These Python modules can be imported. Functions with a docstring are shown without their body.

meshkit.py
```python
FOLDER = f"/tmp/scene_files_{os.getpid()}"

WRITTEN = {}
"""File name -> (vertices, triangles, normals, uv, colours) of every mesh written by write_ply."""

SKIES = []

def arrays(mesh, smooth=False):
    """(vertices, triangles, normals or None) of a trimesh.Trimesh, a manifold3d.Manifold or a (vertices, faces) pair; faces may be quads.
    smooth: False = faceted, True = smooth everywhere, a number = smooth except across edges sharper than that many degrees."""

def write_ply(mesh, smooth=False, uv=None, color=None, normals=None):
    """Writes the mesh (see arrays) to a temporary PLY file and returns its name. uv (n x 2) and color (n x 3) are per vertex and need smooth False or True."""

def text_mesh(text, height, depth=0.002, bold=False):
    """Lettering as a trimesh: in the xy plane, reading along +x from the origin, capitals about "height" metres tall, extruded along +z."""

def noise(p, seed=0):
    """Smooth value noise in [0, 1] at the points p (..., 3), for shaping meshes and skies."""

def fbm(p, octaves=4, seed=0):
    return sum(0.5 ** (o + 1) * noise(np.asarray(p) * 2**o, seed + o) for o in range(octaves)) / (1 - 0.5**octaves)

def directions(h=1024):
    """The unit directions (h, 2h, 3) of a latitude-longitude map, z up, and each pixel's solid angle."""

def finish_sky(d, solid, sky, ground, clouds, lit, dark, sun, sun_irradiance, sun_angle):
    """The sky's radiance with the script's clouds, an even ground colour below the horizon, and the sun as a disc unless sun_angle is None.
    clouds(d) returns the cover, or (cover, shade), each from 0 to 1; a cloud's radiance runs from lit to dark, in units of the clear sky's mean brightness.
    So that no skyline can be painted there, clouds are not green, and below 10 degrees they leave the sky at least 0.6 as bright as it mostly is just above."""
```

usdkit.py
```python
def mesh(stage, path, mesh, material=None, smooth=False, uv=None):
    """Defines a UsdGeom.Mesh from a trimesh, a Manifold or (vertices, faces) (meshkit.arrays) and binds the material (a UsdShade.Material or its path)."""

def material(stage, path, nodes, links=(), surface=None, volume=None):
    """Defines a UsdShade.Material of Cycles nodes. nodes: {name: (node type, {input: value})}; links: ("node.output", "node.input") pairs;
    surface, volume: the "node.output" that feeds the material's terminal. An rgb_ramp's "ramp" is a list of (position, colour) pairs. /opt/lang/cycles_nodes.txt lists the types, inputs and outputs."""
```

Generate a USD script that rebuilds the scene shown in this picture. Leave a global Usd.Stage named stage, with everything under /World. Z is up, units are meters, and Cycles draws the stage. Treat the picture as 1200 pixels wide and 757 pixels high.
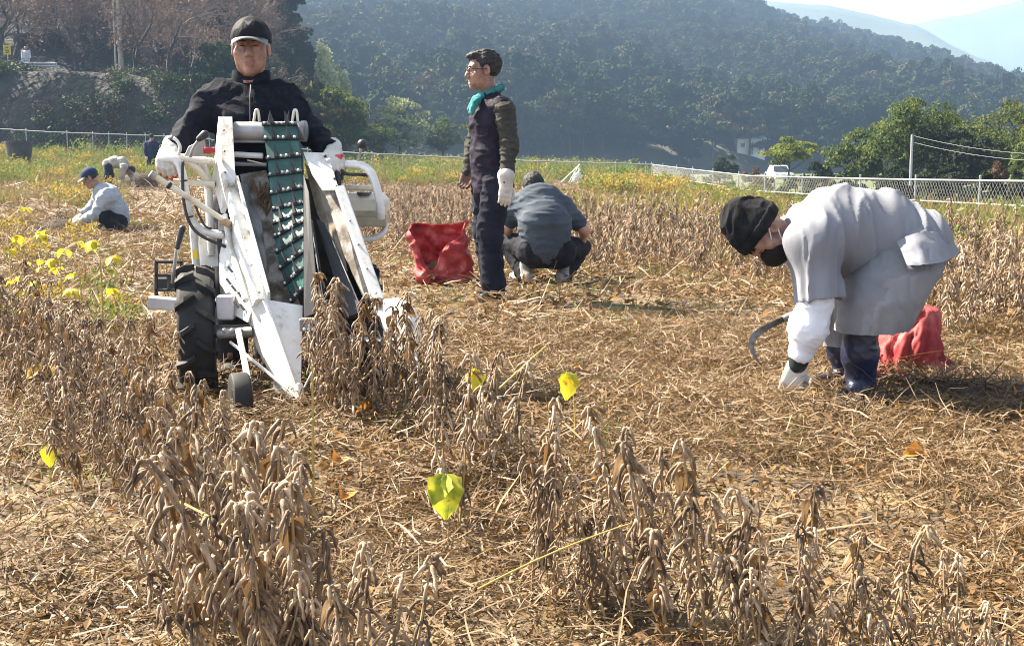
import math, random
import numpy as np, trimesh, usdkit, meshkit
import manifold3d
from meshkit import fbm, noise
from pxr import Usd, UsdGeom, UsdLux, UsdShade, Gf, Sdf, Vt

stage = Usd.Stage.CreateInMemory()
UsdGeom.SetStageUpAxis(stage, UsdGeom.Tokens.z)
UsdGeom.SetStageMetersPerUnit(stage, 1.0)
W = UsdGeom.Xform.Define(stage, '/World')
stage.SetDefaultPrim(W.GetPrim())
UsdGeom.Scope.Define(stage, '/World/Looks')
PI = math.pi

# ---------------------------------------------------------------- camera
CAM_H, FPX, PITCH = 1.05, 1500.0, math.radians(7.69)     # lens in pixels of the 1200 x 757 photograph
cam = UsdGeom.Camera.Define(stage, '/World/camera')
cam.CreateHorizontalApertureAttr(36.0); cam.CreateVerticalApertureAttr(22.676)
cam.CreateFocalLengthAttr(36.0 * FPX / 1200)
cam.CreateClippingRangeAttr(Gf.Vec2f(0.1, 20000.0))
cam.CreateExposureAttr(2.36)
cp, sp = math.cos(PITCH), math.sin(PITCH)
cam.AddTransformOp().Set(Gf.Matrix4d(1, 0, 0, 0, 0, sp, cp, 0, 0, -cp, sp, 0, 0, 0, CAM_H, 1))

# ---------------------------------------------------------------- sky and sun
SUN_EL, SUN_AZ = math.radians(44), math.radians(-62)     # azimuth as atan2(x, y): to the left and behind the scene
SUN = np.array([math.cos(SUN_EL) * math.sin(SUN_AZ), math.cos(SUN_EL) * math.cos(SUN_AZ), math.sin(SUN_EL)])
sky_m = usdkit.material(stage, '/World/Looks/sky_light', {
    'sky': ('sky_texture', {'sky_type': 'single_scattering', 'sun_disc': False, 'sun_elevation': SUN_EL, 'sun_rotation': SUN_AZ, 'aerosol_density': 3.0, 'air_density': 1.0, 'ozone_density': 1.0}),
    'pale': ('hsv', {'saturation': 0.55, 'value': 1.0}),
    'bg': ('background_shader', {'strength': 0.05})}, [('sky.color', 'pale.color'), ('pale.color', 'bg.color')], surface='bg.background')
dome = UsdLux.DomeLight.Define(stage, '/World/sky')
UsdShade.MaterialBindingAPI.Apply(dome.GetPrim()).Bind(sky_m)
sun = UsdLux.DistantLight.Define(stage, '/World/sun')
sun.CreateNormalizeAttr(True); sun.CreateIntensityAttr(1.25); sun.CreateAngleAttr(0.5); sun.CreateColorAttr(Gf.Vec3f(1.0, 0.90, 0.74))
z_ = SUN; x_ = np.cross([0, 0, 1.0], z_); x_ /= np.linalg.norm(x_); y_ = np.cross(z_, x_)
sun.AddTransformOp().Set(Gf.Matrix4d(*x_, 0, *y_, 0, *z_, 0, 0, 0, 0, 1))

# ---------------------------------------------------------------- pixels of the photograph to points
def at(px, py, Y):
    u, v = (px - 600) / FPX, (378.5 - py) / FPX
    d = np.array([u, cp + v * sp, -sp + v * cp])
    return np.array([0, 0, CAM_H]) + d * (Y / d[1])

def X_at(px, Y):
    return (px - 600) / FPX * Y

# ---------------------------------------------------------------- materials
def lin(r, g, b):
    c = np.array([r, g, b]) / 255.0
    return tuple(np.where(c < 0.04045, c / 12.92, ((c + 0.055) / 1.055) ** 2.4))

LOOKS = {}
def mat(name, cols, rough=0.8, scale=8.0, detail=4.0, bump=0.0, bump_scale=60.0, bump_dist=0.01, by='noise', trans=0.0, metal=0.0, spec=0.5, sheen=0.0, stretch=(1, 1, 1), rough_n=0.5, coat=0.0):
    """A principled material whose colour runs over cols by noise in the object's space, by island or by copy."""
    if name in LOOKS: return LOOKS[name]
    if np.isscalar(cols[0]): cols = [cols, cols]
    stops = [(c[0], c[1]) if len(c) == 2 else None for c in cols]
    if stops[0] is None:
        k = len(cols); lo, hi = (0.3, 0.7) if by == 'noise' else (0.0, 1.0)
        stops = [(lo + (hi - lo) * i / max(1, k - 1), c) for i, c in enumerate(cols)]
    n = {'tc': ('texture_coordinate', {}), 'geo': ('geometry', {}), 'ramp': ('rgb_ramp', {'ramp': stops}),
         'p': ('principled_bsdf', {'roughness': rough, 'metallic': metal, 'specular_ior_level': spec, 'sheen_weight': sheen, 'coat_weight': coat})}
    L = [('ramp.color', 'p.base_color')]
    n['map'] = ('mapping', {'scale': stretch})
    L.append(('tc.object' if by != 'world' else 'geo.position', 'map.vector'))
    n['noise'] = ('noise_texture', {'scale': scale, 'detail': detail, 'roughness': rough_n})
    L.append(('map.vector', 'noise.vector'))
    if by == 'island':
        L.append(('geo.random_per_island', 'ramp.fac'))
    elif by == 'copy':
        n['oi'] = ('object_info', {}); n['mx'] = ('math', {'math_type': 'multiply_add', 'value2': 0.5}); 
        L += [('oi.random', 'mx.value1')]
        n['m2'] = ('math', {'math_type': 'multiply', 'value2': 0.5}); L += [('noise.fac', 'm2.value1'), ('m2.value', 'mx.value3'), ('mx.value', 'ramp.fac')]
    else:
        L.append(('noise.fac', 'ramp.fac'))
    if bump:
        n['bn'] = ('noise_texture', {'scale': bump_scale, 'detail': 3.0}); L.append(('map.vector', 'bn.vector'))
        n['bump'] = ('bump', {'strength': bump, 'distance': bump_dist})
        L += [('bn.fac', 'bump.height'), ('bump.normal', 'p.normal')]
    out = 'p.BSDF'
    if trans:
        n['tl'] = ('translucent_bsdf', {}); n['mixc'] = ('mix_closure', {'fac': trans})
        L += [('ramp.color', 'tl.color'), ('p.BSDF', 'mixc.closure1'), ('tl.BSDF', 'mixc.closure2')]
        out = 'mixc.closure'
    LOOKS[name] = usdkit.material(stage, '/World/Looks/' + name, n, L, surface=out)
    return LOOKS[name]

# ---------------------------------------------------------------- names, things and parts
COUNT = {}
def numbered(parent, name):
    k = COUNT.get((parent, name), 0); COUNT[(parent, name)] = k + 1
    return f'{parent}/{name}' if k == 0 else f'{parent}/{name}_{k:03d}'

def data(prim, label=None, cat=None, group=None, kind=None):
    for k, v in (('label', label), ('category', cat), ('group', group), ('kind', kind)):
        if v: prim.SetCustomDataByKey(k, v)
    return prim

def thing(name, label, cat, loc=(0, 0, 0), rotz=0.0, group=None, scale=1.0):
    x = UsdGeom.Xform.Define(stage, numbered('/World', name))
    x.AddTranslateOp().Set(Gf.Vec3d(*map(float, loc)))
    if rotz: x.AddRotateZOp().Set(float(rotz))
    if scale != 1.0: x.AddScaleOp().Set(Gf.Vec3f(scale, scale, scale))
    return data(x.GetPrim(), label, cat, group)

def put(name, mesh, m, parent=None, smooth=False, off=None, label=None, **kw):
    """ONE mesh prim; off is taken from world points so that it sits under its thing's base."""
    p = str(parent.GetPath()) if parent is not None else '/World'
    v, f, n = meshkit.arrays(mesh, smooth)
    if off is not None: v = v - np.asarray(off)
    path = numbered(p, name)
    g = usdkit.mesh(stage, path, (v, f), m, smooth=False)
    if n is not None:
        g.CreateNormalsAttr(Vt.Vec3fArray.FromNumpy(n.astype(np.float32))); g.SetNormalsInterpolation('vertex')
    data(g.GetPrim(), label=label, **kw)
    return g.GetPrim()

def kind_class(name):
    return stage.CreateClassPrim('/World/Looks/' + name)

def copy_of(cls, name, label, cat, loc, rotz=0, scale=1.0, group=None, tilt=(0, 0)):
    x = UsdGeom.Xform.Define(stage, numbered('/World', name))
    x.AddTranslateOp().Set(Gf.Vec3d(*map(float, loc)))
    x.AddRotateXYZOp().Set(Gf.Vec3f(float(tilt[0]), float(tilt[1]), float(rotz)))
    s = (scale,) * 3 if np.ndim(scale) == 0 else scale
    x.AddScaleOp().Set(Gf.Vec3f(*map(float, s)))
    x.GetPrim().GetReferences().AddInternalReference(cls.GetPath()); x.GetPrim().SetInstanceable(True)
    return data(x.GetPrim(), label, cat, group)

def scatter(name, protos, pts, idx, rotz, scales, label=None, cat=None, kind='stuff', tilt=None, parent=None):
    """A PointInstancer of meshes: protos is a list of (name, mesh, material, smooth)."""
    path = numbered(str(parent.GetPath()) if parent is not None else '/World', name)
    pi = UsdGeom.PointInstancer.Define(stage, path)
    UsdGeom.Scope.Define(stage, path + '/kinds')
    rel = pi.CreatePrototypesRel()
    for n, me, m, sm in protos:
        parts = me if isinstance(me, list) else [(n, me, m, sm)]
        q = numbered(path + '/kinds', n); UsdGeom.Xform.Define(stage, q)
        for pn, pm, pmat, psm in parts:
            usdkit.mesh(stage, numbered(q, pn), pm, pmat, smooth=psm)
        rel.AddTarget(q)
    pts = np.asarray(pts, np.float32); k = len(pts)
    pi.CreatePositionsAttr(Vt.Vec3fArray.FromNumpy(pts))
    pi.CreateProtoIndicesAttr(Vt.IntArray.FromNumpy(np.asarray(idx, np.int32)))
    sc = np.asarray(scales, np.float32); sc = np.repeat(sc[:, None], 3, 1) if sc.ndim == 1 else sc
    pi.CreateScalesAttr(Vt.Vec3fArray.FromNumpy(np.ascontiguousarray(sc)))
    h = np.asarray(rotz) / 2
    q = [Gf.Quath(float(math.cos(a)), 0.0, 0.0, float(math.sin(a))) for a in h]
    if tilt is not None:
        q = []
        for a, (tx, ty) in zip(h, tilt):
            r = Gf.Rotation(Gf.Vec3d(0, 0, 1), math.degrees(2 * a)) * Gf.Rotation(Gf.Vec3d(1, 0, 0), tx) * Gf.Rotation(Gf.Vec3d(0, 1, 0), ty)
            qq = r.GetQuat(); im = qq.GetImaginary(); q.append(Gf.Quath(qq.GetReal(), im[0], im[1], im[2]))
    pi.CreateOrientationsAttr(Vt.QuathArray(q))
    return data(pi.GetPrim(), label, cat, None, kind)

# ---------------------------------------------------------------- mesh helpers
def unit(v):
    v = np.asarray(v, float); return v / (np.linalg.norm(v) + 1e-12)

def frame_to(d, up=(0, 0, 1)):
    z = unit(d); u = np.asarray(up, float)
    if abs(z @ u) > 0.98: u = np.array([1.0, 0, 0])
    x = unit(np.cross(u, z)); y = np.cross(z, x)
    return np.stack([x, y, z], 1)

def tube(pts, radii, sides=8, cap=True):
    p = np.asarray(pts, float); n = len(p); r = np.broadcast_to(np.asarray(radii, float), (n,))
    t = np.gradient(p, axis=0); t /= np.linalg.norm(t, axis=1, keepdims=True) + 1e-12
    ref = np.array([0, 0, 1.0]) if abs(t[:, 2]).mean() < 0.8 else np.array([1.0, 0.13, 0])
    a = np.cross(t, ref); a /= np.linalg.norm(a, axis=1, keepdims=True) + 1e-12
    b = np.cross(t, a); ang = np.arange(sides) * 2 * PI / sides
    v = p[:, None] + r[:, None, None] * (np.cos(ang)[None, :, None] * a[:, None] + np.sin(ang)[None, :, None] * b[:, None])
    i, j = np.meshgrid(np.arange(n - 1), np.arange(sides), indexing='ij')
    q = np.stack([i * sides + j, i * sides + (j + 1) % sides, (i + 1) * sides + (j + 1) % sides, (i + 1) * sides + j], -1).reshape(-1, 4)
    f = np.vstack([q[:, [0, 1, 2]], q[:, [0, 2, 3]]]); v = v.reshape(-1, 3)
    if cap:
        v = np.vstack([v, p[0], p[-1]]); k = np.arange(sides)
        f = np.vstack([f, np.stack([np.full(sides, n * sides), (k + 1) % sides, k], 1), np.stack([np.full(sides, n * sides + 1), (n - 1) * sides + k, (n - 1) * sides + (k + 1) % sides], 1)])
    return v, f

def join(parts):
    vs, fs, o = [], [], 0
    for m in parts:
        v, f = (np.asarray(m.vertices), np.asarray(m.faces)) if hasattr(m, 'vertices') else m
        if f.shape[1] == 4: f = np.vstack([f[:, [0, 1, 2]], f[:, [0, 2, 3]]])
        vs.append(v); fs.append(f + o); o += len(v)
    return np.vstack(vs), np.vstack(fs)

def bar(a, b, w, h=None, up=(0, 0, 1), bev=0.0):
    """A rectangular bar from a to b (w across, h along up), its long edges chamfered."""
    a, b = np.asarray(a, float), np.asarray(b, float); h = h or w
    R = frame_to(b - a, up); c = bev or min(w, h) * 0.12
    prof = np.array([[w/2 - c, h/2], [w/2, h/2 - c], [w/2, -h/2 + c], [w/2 - c, -h/2], [-w/2 + c, -h/2], [-w/2, -h/2 + c], [-w/2, h/2 - c], [-w/2 + c, h/2]])[::-1]
    o = prof[:, :1] * R[:, 0] + prof[:, 1:] * R[:, 1]
    v = np.vstack([a + o, b + o, a[None], b[None]]); k = np.arange(8); k1 = (k + 1) % 8
    f = np.vstack([np.stack([k, k1, k1 + 8], 1), np.stack([k, k1 + 8, k + 8], 1), np.stack([np.full(8, 16), k1, k], 1), np.stack([np.full(8, 17), k + 8, k1 + 8], 1)])
    return v, f

def slab(poly, thick, n=None):
    """A planar-ish polygon of 3D points with thickness (fan from its centre)."""
    p = np.asarray(poly, float)
    if n is None:
        c = p.mean(0); n = sum(np.cross(p[i] - c, p[(i + 1) % len(p)] - c) for i in range(len(p)))
    n = unit(n) * thick / 2; k = len(p)
    v = np.vstack([p + n, p - n, p.mean(0) + n, p.mean(0) - n]); f = []
    for i in range(k):
        j = (i + 1) % k
        f += [[i, j, 2 * k], [k + j, k + i, 2 * k + 1], [i, k + i, k + j], [i, k + j, j]]
    return v, np.array(f)

def box(c, s, R=None, bev=0.08):
    """A chamfered box by hull."""
    s = np.asarray(s, float) / 2; b = min(s) * 2 * bev; pts = []
    for sx in (-1, 1):
        for sy in (-1, 1):
            for sz in (-1, 1):
                q = np.array([sx, sy, sz]) * s
                for k in range(3):
                    w = q.copy(); 
                    for j in range(3):
                        if j != k: w[j] -= np.sign(q[j]) * b
                    pts.append(w)
    pts = np.array(pts)
    if R is not None: pts = pts @ np.asarray(R).T
    h = manifold3d.Manifold.hull_points((pts + np.asarray(c)).astype(np.float32)).to_mesh()
    return np.array(h.vert_properties[:, :3], float), np.array(h.tri_verts)

def hull(pts):
    h = manifold3d.Manifold.hull_points(np.asarray(pts, np.float32)).to_mesh()
    return np.array(h.vert_properties[:, :3], float), np.array(h.tri_verts)

def ball(c, r, sub=2):
    m = trimesh.creation.icosphere(sub); return m.vertices * np.asarray(r, float) + np.asarray(c), np.array(m.faces)

def sstep(a, b, x):
    t = np.clip((np.asarray(x, float) - a) / (b - a), 0, 1); return t * t * (3 - 2 * t)

def bezier(*p, n=12):
    p = [np.asarray(q, float) for q in p]; t = np.linspace(0, 1, n)[:, None]
    while len(p) > 1: p = [a * (1 - t) + b * t for a, b in zip(p, p[1:])]
    return p[0]

def path_round(pts, r=0.03, n=5):
    """A polyline with its inner corners rounded."""
    p = [np.asarray(q, float) for q in pts]; out = [p[0]]
    for a, b, c in zip(p, p[1:], p[2:]):
        d1, d2 = min(r, np.linalg.norm(a - b) / 2.1), min(r, np.linalg.norm(c - b) / 2.1)
        out += list(bezier(b + unit(a - b) * d1, b, b + unit(c - b) * d2, n=n))
    return np.array(out + [p[-1]])

# ================================================================ THE SETTING
def gz(x, y):
    """Height of the ground."""
    x, y = np.asarray(x, float), np.asarray(y, float)
    z = sstep(8, 34, y) * (-0.42 - 0.03 * np.clip(x, -12, 14)) + 0.9 * sstep(-10, -24, x) * sstep(46, 64, y)
    p = np.stack([x, y, np.zeros_like(x + y)], -1)
    z = z - 1.0 * sstep(7, 11, x) * sstep(32, 48, y)
    far = 1 - 0.75 * sstep(10, 40, y)
    z = z + far * (0.10 * (fbm(p * 0.9, 3, 3) - 0.5) + 0.07 * (fbm(p * 4.0, 3, 5) - 0.5))
    return z - 0.012 * np.clip(y - 110, 0, 250)

def axis(a, b, fine, far_a, far_b, grow=1.16):
    c = list(np.arange(a, b + 1e-6, fine)); s = fine
    while c[-1] < far_b: s *= grow; c.append(c[-1] + s)
    s = fine
    while c[0] > far_a: s *= grow; c.insert(0, c[0] - s)
    return np.array(c)

def sheet(xs, ys, z):
    X, Y = np.meshgrid(xs, ys, indexing='ij'); Z = z(X, Y); n, m = X.shape
    i, j = np.meshgrid(np.arange(n - 1), np.arange(m - 1), indexing='ij')
    q = np.stack([i * m + j, (i + 1) * m + j, (i + 1) * m + j + 1, i * m + j + 1], -1).reshape(-1, 4)
    return np.stack([X, Y, Z], -1).reshape(-1, 3), np.vstack([q[:, [0, 1, 2]], q[:, [0, 2, 3]]])

soil = mat('field_soil', [(0.25, (0.030, 0.020, 0.011)), (0.45, (0.075, 0.050, 0.026)), (0.58, (0.15, 0.105, 0.05)), (0.75, (0.26, 0.19, 0.09))], 0.95, scale=5.0, detail=9, bump=0.8, bump_scale=38, bump_dist=0.04, by='world', rough_n=0.65)
put('field_ground', sheet(axis(-4.6, 4.6, 0.07, -3200, 3200), axis(1.2, 11, 0.07, -60, 4200, 1.14), gz), soil, smooth=True, kind='structure', label='straw covered field ground')

# ---- the mountains
CREST_Y = 700.0
def crest(x):
    return np.interp(np.asarray(x) / 1.13, [-900, -500, -250, -100, 0, 60, 100, 124, 146, 165, 172, 182, 207, 228, 248, 330, 500, 900],
                    [110, 115, 118, 112, 104, 90, 74, 60, 55, 49, 43, 36, 26, 22, 20, 18, 16, 10]) * 1.13
def mountain_z(x, y):
    y0 = np.interp(x, [-200, -60, 0, 40, 90, 200], [215, 205, 215, 235, 262, 300])
    t = np.clip((y - y0) / (CREST_Y - y0), 0, 1)
    p = np.stack([x, y, 0 * x], -1)
    up = t ** 1.2 * (1 + 0.25 * (fbm(p / 95.0, 3, 11) - 0.5) * np.sin(PI * np.clip(t, 0, 1)) * 1.6)
    z = crest(x) * up * np.where(y > CREST_Y, np.clip(1 - (y - CREST_Y) / 500, 0, 1), 1)
    return z - 6.0 * (1 - sstep(0, 0.04, t)) + 4.5 * (fbm(p / 26.0, 2, 4) - 0.5) * sstep(0, 0.1, t)
hill_m = mat('mountain_floor', [(0.025, 0.032, 0.016), (0.05, 0.05, 0.025), (0.075, 0.06, 0.035)], 0.95, scale=0.15, detail=5, by='world')
put('mountain', sheet(np.arange(-620, 721, 10.0), np.concatenate([np.arange(190, 720, 8.0), np.arange(720, 1240, 40.0)]), mountain_z), hill_m, smooth=True, kind='structure', label='forested mountain filling the background')

far_m = mat('far_forest', [(0.028, 0.045, 0.022), (0.055, 0.07, 0.03)], 0.95, scale=0.03, detail=8, by='world')
def ridge(xs, hs, y0, depth, seed):
    def z(x, y):
        p = np.stack([x, y, 0 * x], -1)
        t = (y - y0) / depth
        h = np.interp(x, xs, hs) * np.clip(1 - np.abs(t), 0, 1) ** 0.85
        return h * (1 + 0.5 * (fbm(p / 160.0, 4, seed) - 0.5) * (1 - np.exp(-np.abs(t) * 3))) + 5 * (fbm(p / 26.0, 3, seed + 7) - 0.5) - 6
    return z
put('far_ridge', sheet(np.arange(-240, 1200, 10.0), np.arange(820, 1580, 20.0), ridge(0.8 * np.array([-300, 200, 310, 360, 400, 440, 465, 500, 550, 600, 700, 900, 1500]), 0.8 * np.array([150, 178, 177, 173, 165, 155, 149, 130, 108, 84, 60, 50, 30]), 1200, 370, 21)), far_m, smooth=True, kind='structure', label='pale blue ridge behind the mountain')
put('far_ridge', sheet(np.arange(150, 1900, 14.0), np.arange(1600, 2300, 30.0), ridge(0.72 * np.array([200, 650, 823, 936, 1022, 1213, 1600, 2600]), 0.72 * np.array([215, 248, 264, 284, 308, 330, 320, 200]), 1900, 400, 33)), far_m, smooth=True, kind='structure', label='palest far ridge at the right edge of the sky')

# ---- leaves and crowns
def leaf_cards(c, size, rng, nrm=None, flat=0.5):
    """Small four-cornered bent leaves or leaf sprays at the points c."""
    n = len(c); d = rng.normal(size=(n, 3)); d /= np.linalg.norm(d, axis=1, keepdims=True)
    if nrm is not None: d = d * flat + nrm; d /= np.linalg.norm(d, axis=1, keepdims=True) + 1e-9
    r = rng.normal(size=(n, 3)); a = np.cross(d, r); a /= np.linalg.norm(a, axis=1, keepdims=True) + 1e-9; b = np.cross(d, a)
    s = (np.asarray(size) * rng.uniform(0.6, 1.3, n))[:, None]
    v = np.stack([c - a * s, c + b * s * 0.55 + d * s * 0.2, c + a * s, c - b * s * 0.55 + d * s * 0.2], 1).reshape(-1, 3)
    k = np.arange(n)[:, None] * 4
    return v, np.vstack([k + [0, 1, 2], k + [0, 2, 3]])

def crown(rng, R, n_clump, per, size, squash=1.0, cone=0.0):
    """Leaf sprays gathered in uneven clumps through an ellipsoid of radii R, thin between the clumps."""
    R = np.asarray(R, float); pts, nr = [], []
    for _ in range(n_clump):
        d = rng.normal(size=3); d /= np.linalg.norm(d); d[2] = d[2] * 0.9 + 0.15
        c = d * rng.uniform(0.35, 0.9)
        if cone: c[:2] *= 1 - cone * (c[2] + 1) / 2
        rc = rng.uniform(0.2, 0.42) * (1 - 0.3 * max(0, c[2]))
        e = rng.normal(size=(per, 3)); e /= np.linalg.norm(e, axis=1, keepdims=True)
        e[:, 2] = np.abs(e[:, 2]) * 0.75 - 0.25 * (rng.random(per) < 0.4)
        pts.append((c + e * rc * rng.uniform(0.65, 1.05, per)[:, None]) * R); nr.append(e)
    pts, nr = np.vstack(pts), np.vstack(nr)
    return leaf_cards(pts, size, rng, nr, 0.7)

def limbs(rng, h, r, spread, n=5, start=0.35, rise=0.6):
    out = []; tip = np.array([rng.normal() * 0.04 * h, rng.normal() * 0.04 * h, h])
    tr = bezier([0, 0, -0.3], [rng.normal() * 0.03 * h, rng.normal() * 0.03 * h, h * 0.5], tip, n=7)
    out.append(tube(tr, np.linspace(r, r * 0.3, 7), 7))
    for k in range(n):
        t = start + (1 - start) * (k + rng.random()) / n * 0.9; b = tr[int(t * 6)]; a = rng.random() * 2 * PI
        L = spread * rng.uniform(0.6, 1.0); e = b + np.array([math.cos(a) * L, math.sin(a) * L, L * rise * rng.uniform(0.6, 1.3)])
        out.append(tube(bezier(b, (b + e) / 2 + [0, 0, -0.1 * L], e, n=5), np.linspace(r * 0.45 * (1 - 0.5 * t), r * 0.1, 5), 5))
    return join(out)

bark = mat('bark', [(0.035, 0.028, 0.022), (0.09, 0.075, 0.06)], 0.95, scale=6, by='world', bump=0.5, bump_scale=20)
wood_col = [(0.018, 0.03, 0.012), (0.03, 0.045, 0.016), (0.045, 0.055, 0.02), (0.075, 0.075, 0.03)]
forest_m = mat('forest_leaves', [(0.30, (0.007, 0.014, 0.007)), (0.42, (0.014, 0.026, 0.010)), (0.51, (0.026, 0.040, 0.013)), (0.60, (0.046, 0.056, 0.018)), (0.70, (0.080, 0.056, 0.024))], 0.95, scale=0.09, detail=2, by='world', trans=0.1, spec=0.1)
rng = np.random.default_rng(7)
kinds = []
for k in range(6):
    cone = 0.55 if k in (2, 5) else 0.0
    v, f = crown(rng, (3.4, 3.4, 3.2 if not cone else 4.6), 26, 38, 0.40, cone=cone); v[:, 2] += 4.2
    kinds.append(('forest_tree', [('crown', (v, f), forest_m, False), ('trunk', tube([[0, 0, -1], [0.1, 0, 6]], [0.2, 0.08], 5), bark, False)], None, False))
pts = []
y = 208.0
while y < 735:
    step = 5.0 + y * 0.0032
    for x in np.arange(-0.44 * y - 14, 0.44 * y + 14, step):
        pts.append((x + rng.normal() * step * 0.33, y + rng.normal() * step * 0.33))
    y += step * 0.92
pts = np.array(pts); zz = mountain_z(pts[:, 0], pts[:, 1]); keep = zz > gz(pts[:, 0], pts[:, 1]) + 0.4
pp = np.stack([pts[:, 0], pts[:, 1], 0 * zz], -1)
pts, zz, pp = pts[keep], zz[keep], pp[keep]
big = 0.55 + 0.95 * fbm(pp / 60.0, 2, 9) * rng.uniform(0.6, 1.35, len(zz)) + 0.12
scatter('mountain_forest', kinds, np.stack([pts[:, 0], pts[:, 1], zz - 0.6], 1), rng.integers(0, 6, len(zz)), rng.random(len(zz)) * 6.28, np.stack([big * rng.uniform(0.9, 1.25, len(zz)), big * rng.uniform(0.9, 1.25, len(zz)), big], 1),
        'mixed dark forest covering the mountain slope', 'forest')

# ================================================================ THE FIELD
pod_m = mat('dry_pod', [(0.30, (0.035, 0.020, 0.011)), (0.43, (0.13, 0.083, 0.047)), (0.54, (0.29, 0.203, 0.126)), (0.68, (0.52, 0.40, 0.275))], 0.75, scale=15, detail=3, by='world', bump=0.5, bump_scale=420, bump_dist=0.002)
stem_m = mat('dry_stem', [(0.17, 0.105, 0.05), (0.30, 0.20, 0.10), (0.40, 0.29, 0.13)], 0.8, scale=14, by='world')
husk_m = mat('dry_leaf', [(0.20, 0.115, 0.045), (0.50, 0.345, 0.155), (0.68, 0.53, 0.28)], 0.85, by='island', trans=0.3)
yellow_m = mat('yellow_leaf', [(0.30, (0.22, 0.12, 0.02)), (0.38, (0.52, 0.38, 0.02)), (0.52, (0.66, 0.55, 0.03)), (0.66, (0.50, 0.52, 0.06))], 0.6, scale=30, by='world', trans=0.45)
lime_m = mat('lime_leaf', [(0.32, (0.20, 0.27, 0.03)), (0.5, (0.44, 0.48, 0.04)), (0.64, (0.62, 0.58, 0.06))], 0.6, scale=24, by='world', trans=0.45)
ystalk_m = mat('yellow_stalk', [(0.34, 0.25, 0.06), (0.48, 0.37, 0.11)], 0.6, scale=20, by='world')

def pod(rng, base, out, L, rings=8, sides=6, r=0.0062):
    """One hanging bean pod: a short stalk, two or three beans that swell it, a pointed tip."""
    out = unit(out); b = np.asarray(base, float)
    p1 = b + out * L * 0.22 + [0, 0, L * rng.uniform(-0.02, 0.12)]
    d = unit(out * rng.uniform(0.12, 0.62) + np.array([0, 0, -1.0]) + rng.normal(size=3) * 0.15)
    side = np.cross(d, [0, 0, 1.0]) * rng.normal() * 0.20 * L
    tip = p1 + d * L
    c = bezier(b, p1, (p1 + tip) / 2 + side + out * L * rng.uniform(-0.02, 0.16), tip, n=rings)
    t = np.linspace(0, 1, rings)
    k = rng.choice([2, 3])
    w = (0.72 + 0.28 * np.cos(2 * PI * k * (t - 0.5 / k - 0.14))) * np.clip(np.minimum((t - 0.06) * 6, (1.02 - t) * 5), 0.16, 1)
    return tube(c, w * r * rng.uniform(0.85, 1.15), sides, cap=False)

def leaf(L, wd, fold=0.25, droop=0.35, lobes=0):
    """An oval leaf blade along +y, its midrib folded and its tip drooping."""
    n, m = 9, 5; t = np.linspace(0, 1, n); prof = np.sin(PI * np.clip(t, 0.02, 0.98) ** 0.8) ** 0.8
    if lobes: prof = prof * (1 + 0.12 * np.sin(t * 19))
    s = np.linspace(-1, 1, m); T, S = np.meshgrid(t, s, indexing='ij')
    x = S * prof[:, None] * wd / 2
    v = np.stack([x, T * L, np.abs(S) * prof[:, None] * wd * fold * 0.5 - droop * L * T ** 2 + 0.03 * L * np.sin(T * 9 + S * 3)], -1).reshape(-1, 3)
    i, j = np.meshgrid(np.arange(n - 1), np.arange(m - 1), indexing='ij')
    q = np.stack([i * m + j, (i + 1) * m + j, (i + 1) * m + j + 1, i * m + j + 1], -1).reshape(-1, 4)
    return v, np.vstack([q[:, [0, 1, 2]], q[:, [0, 2, 3]]])

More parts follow.
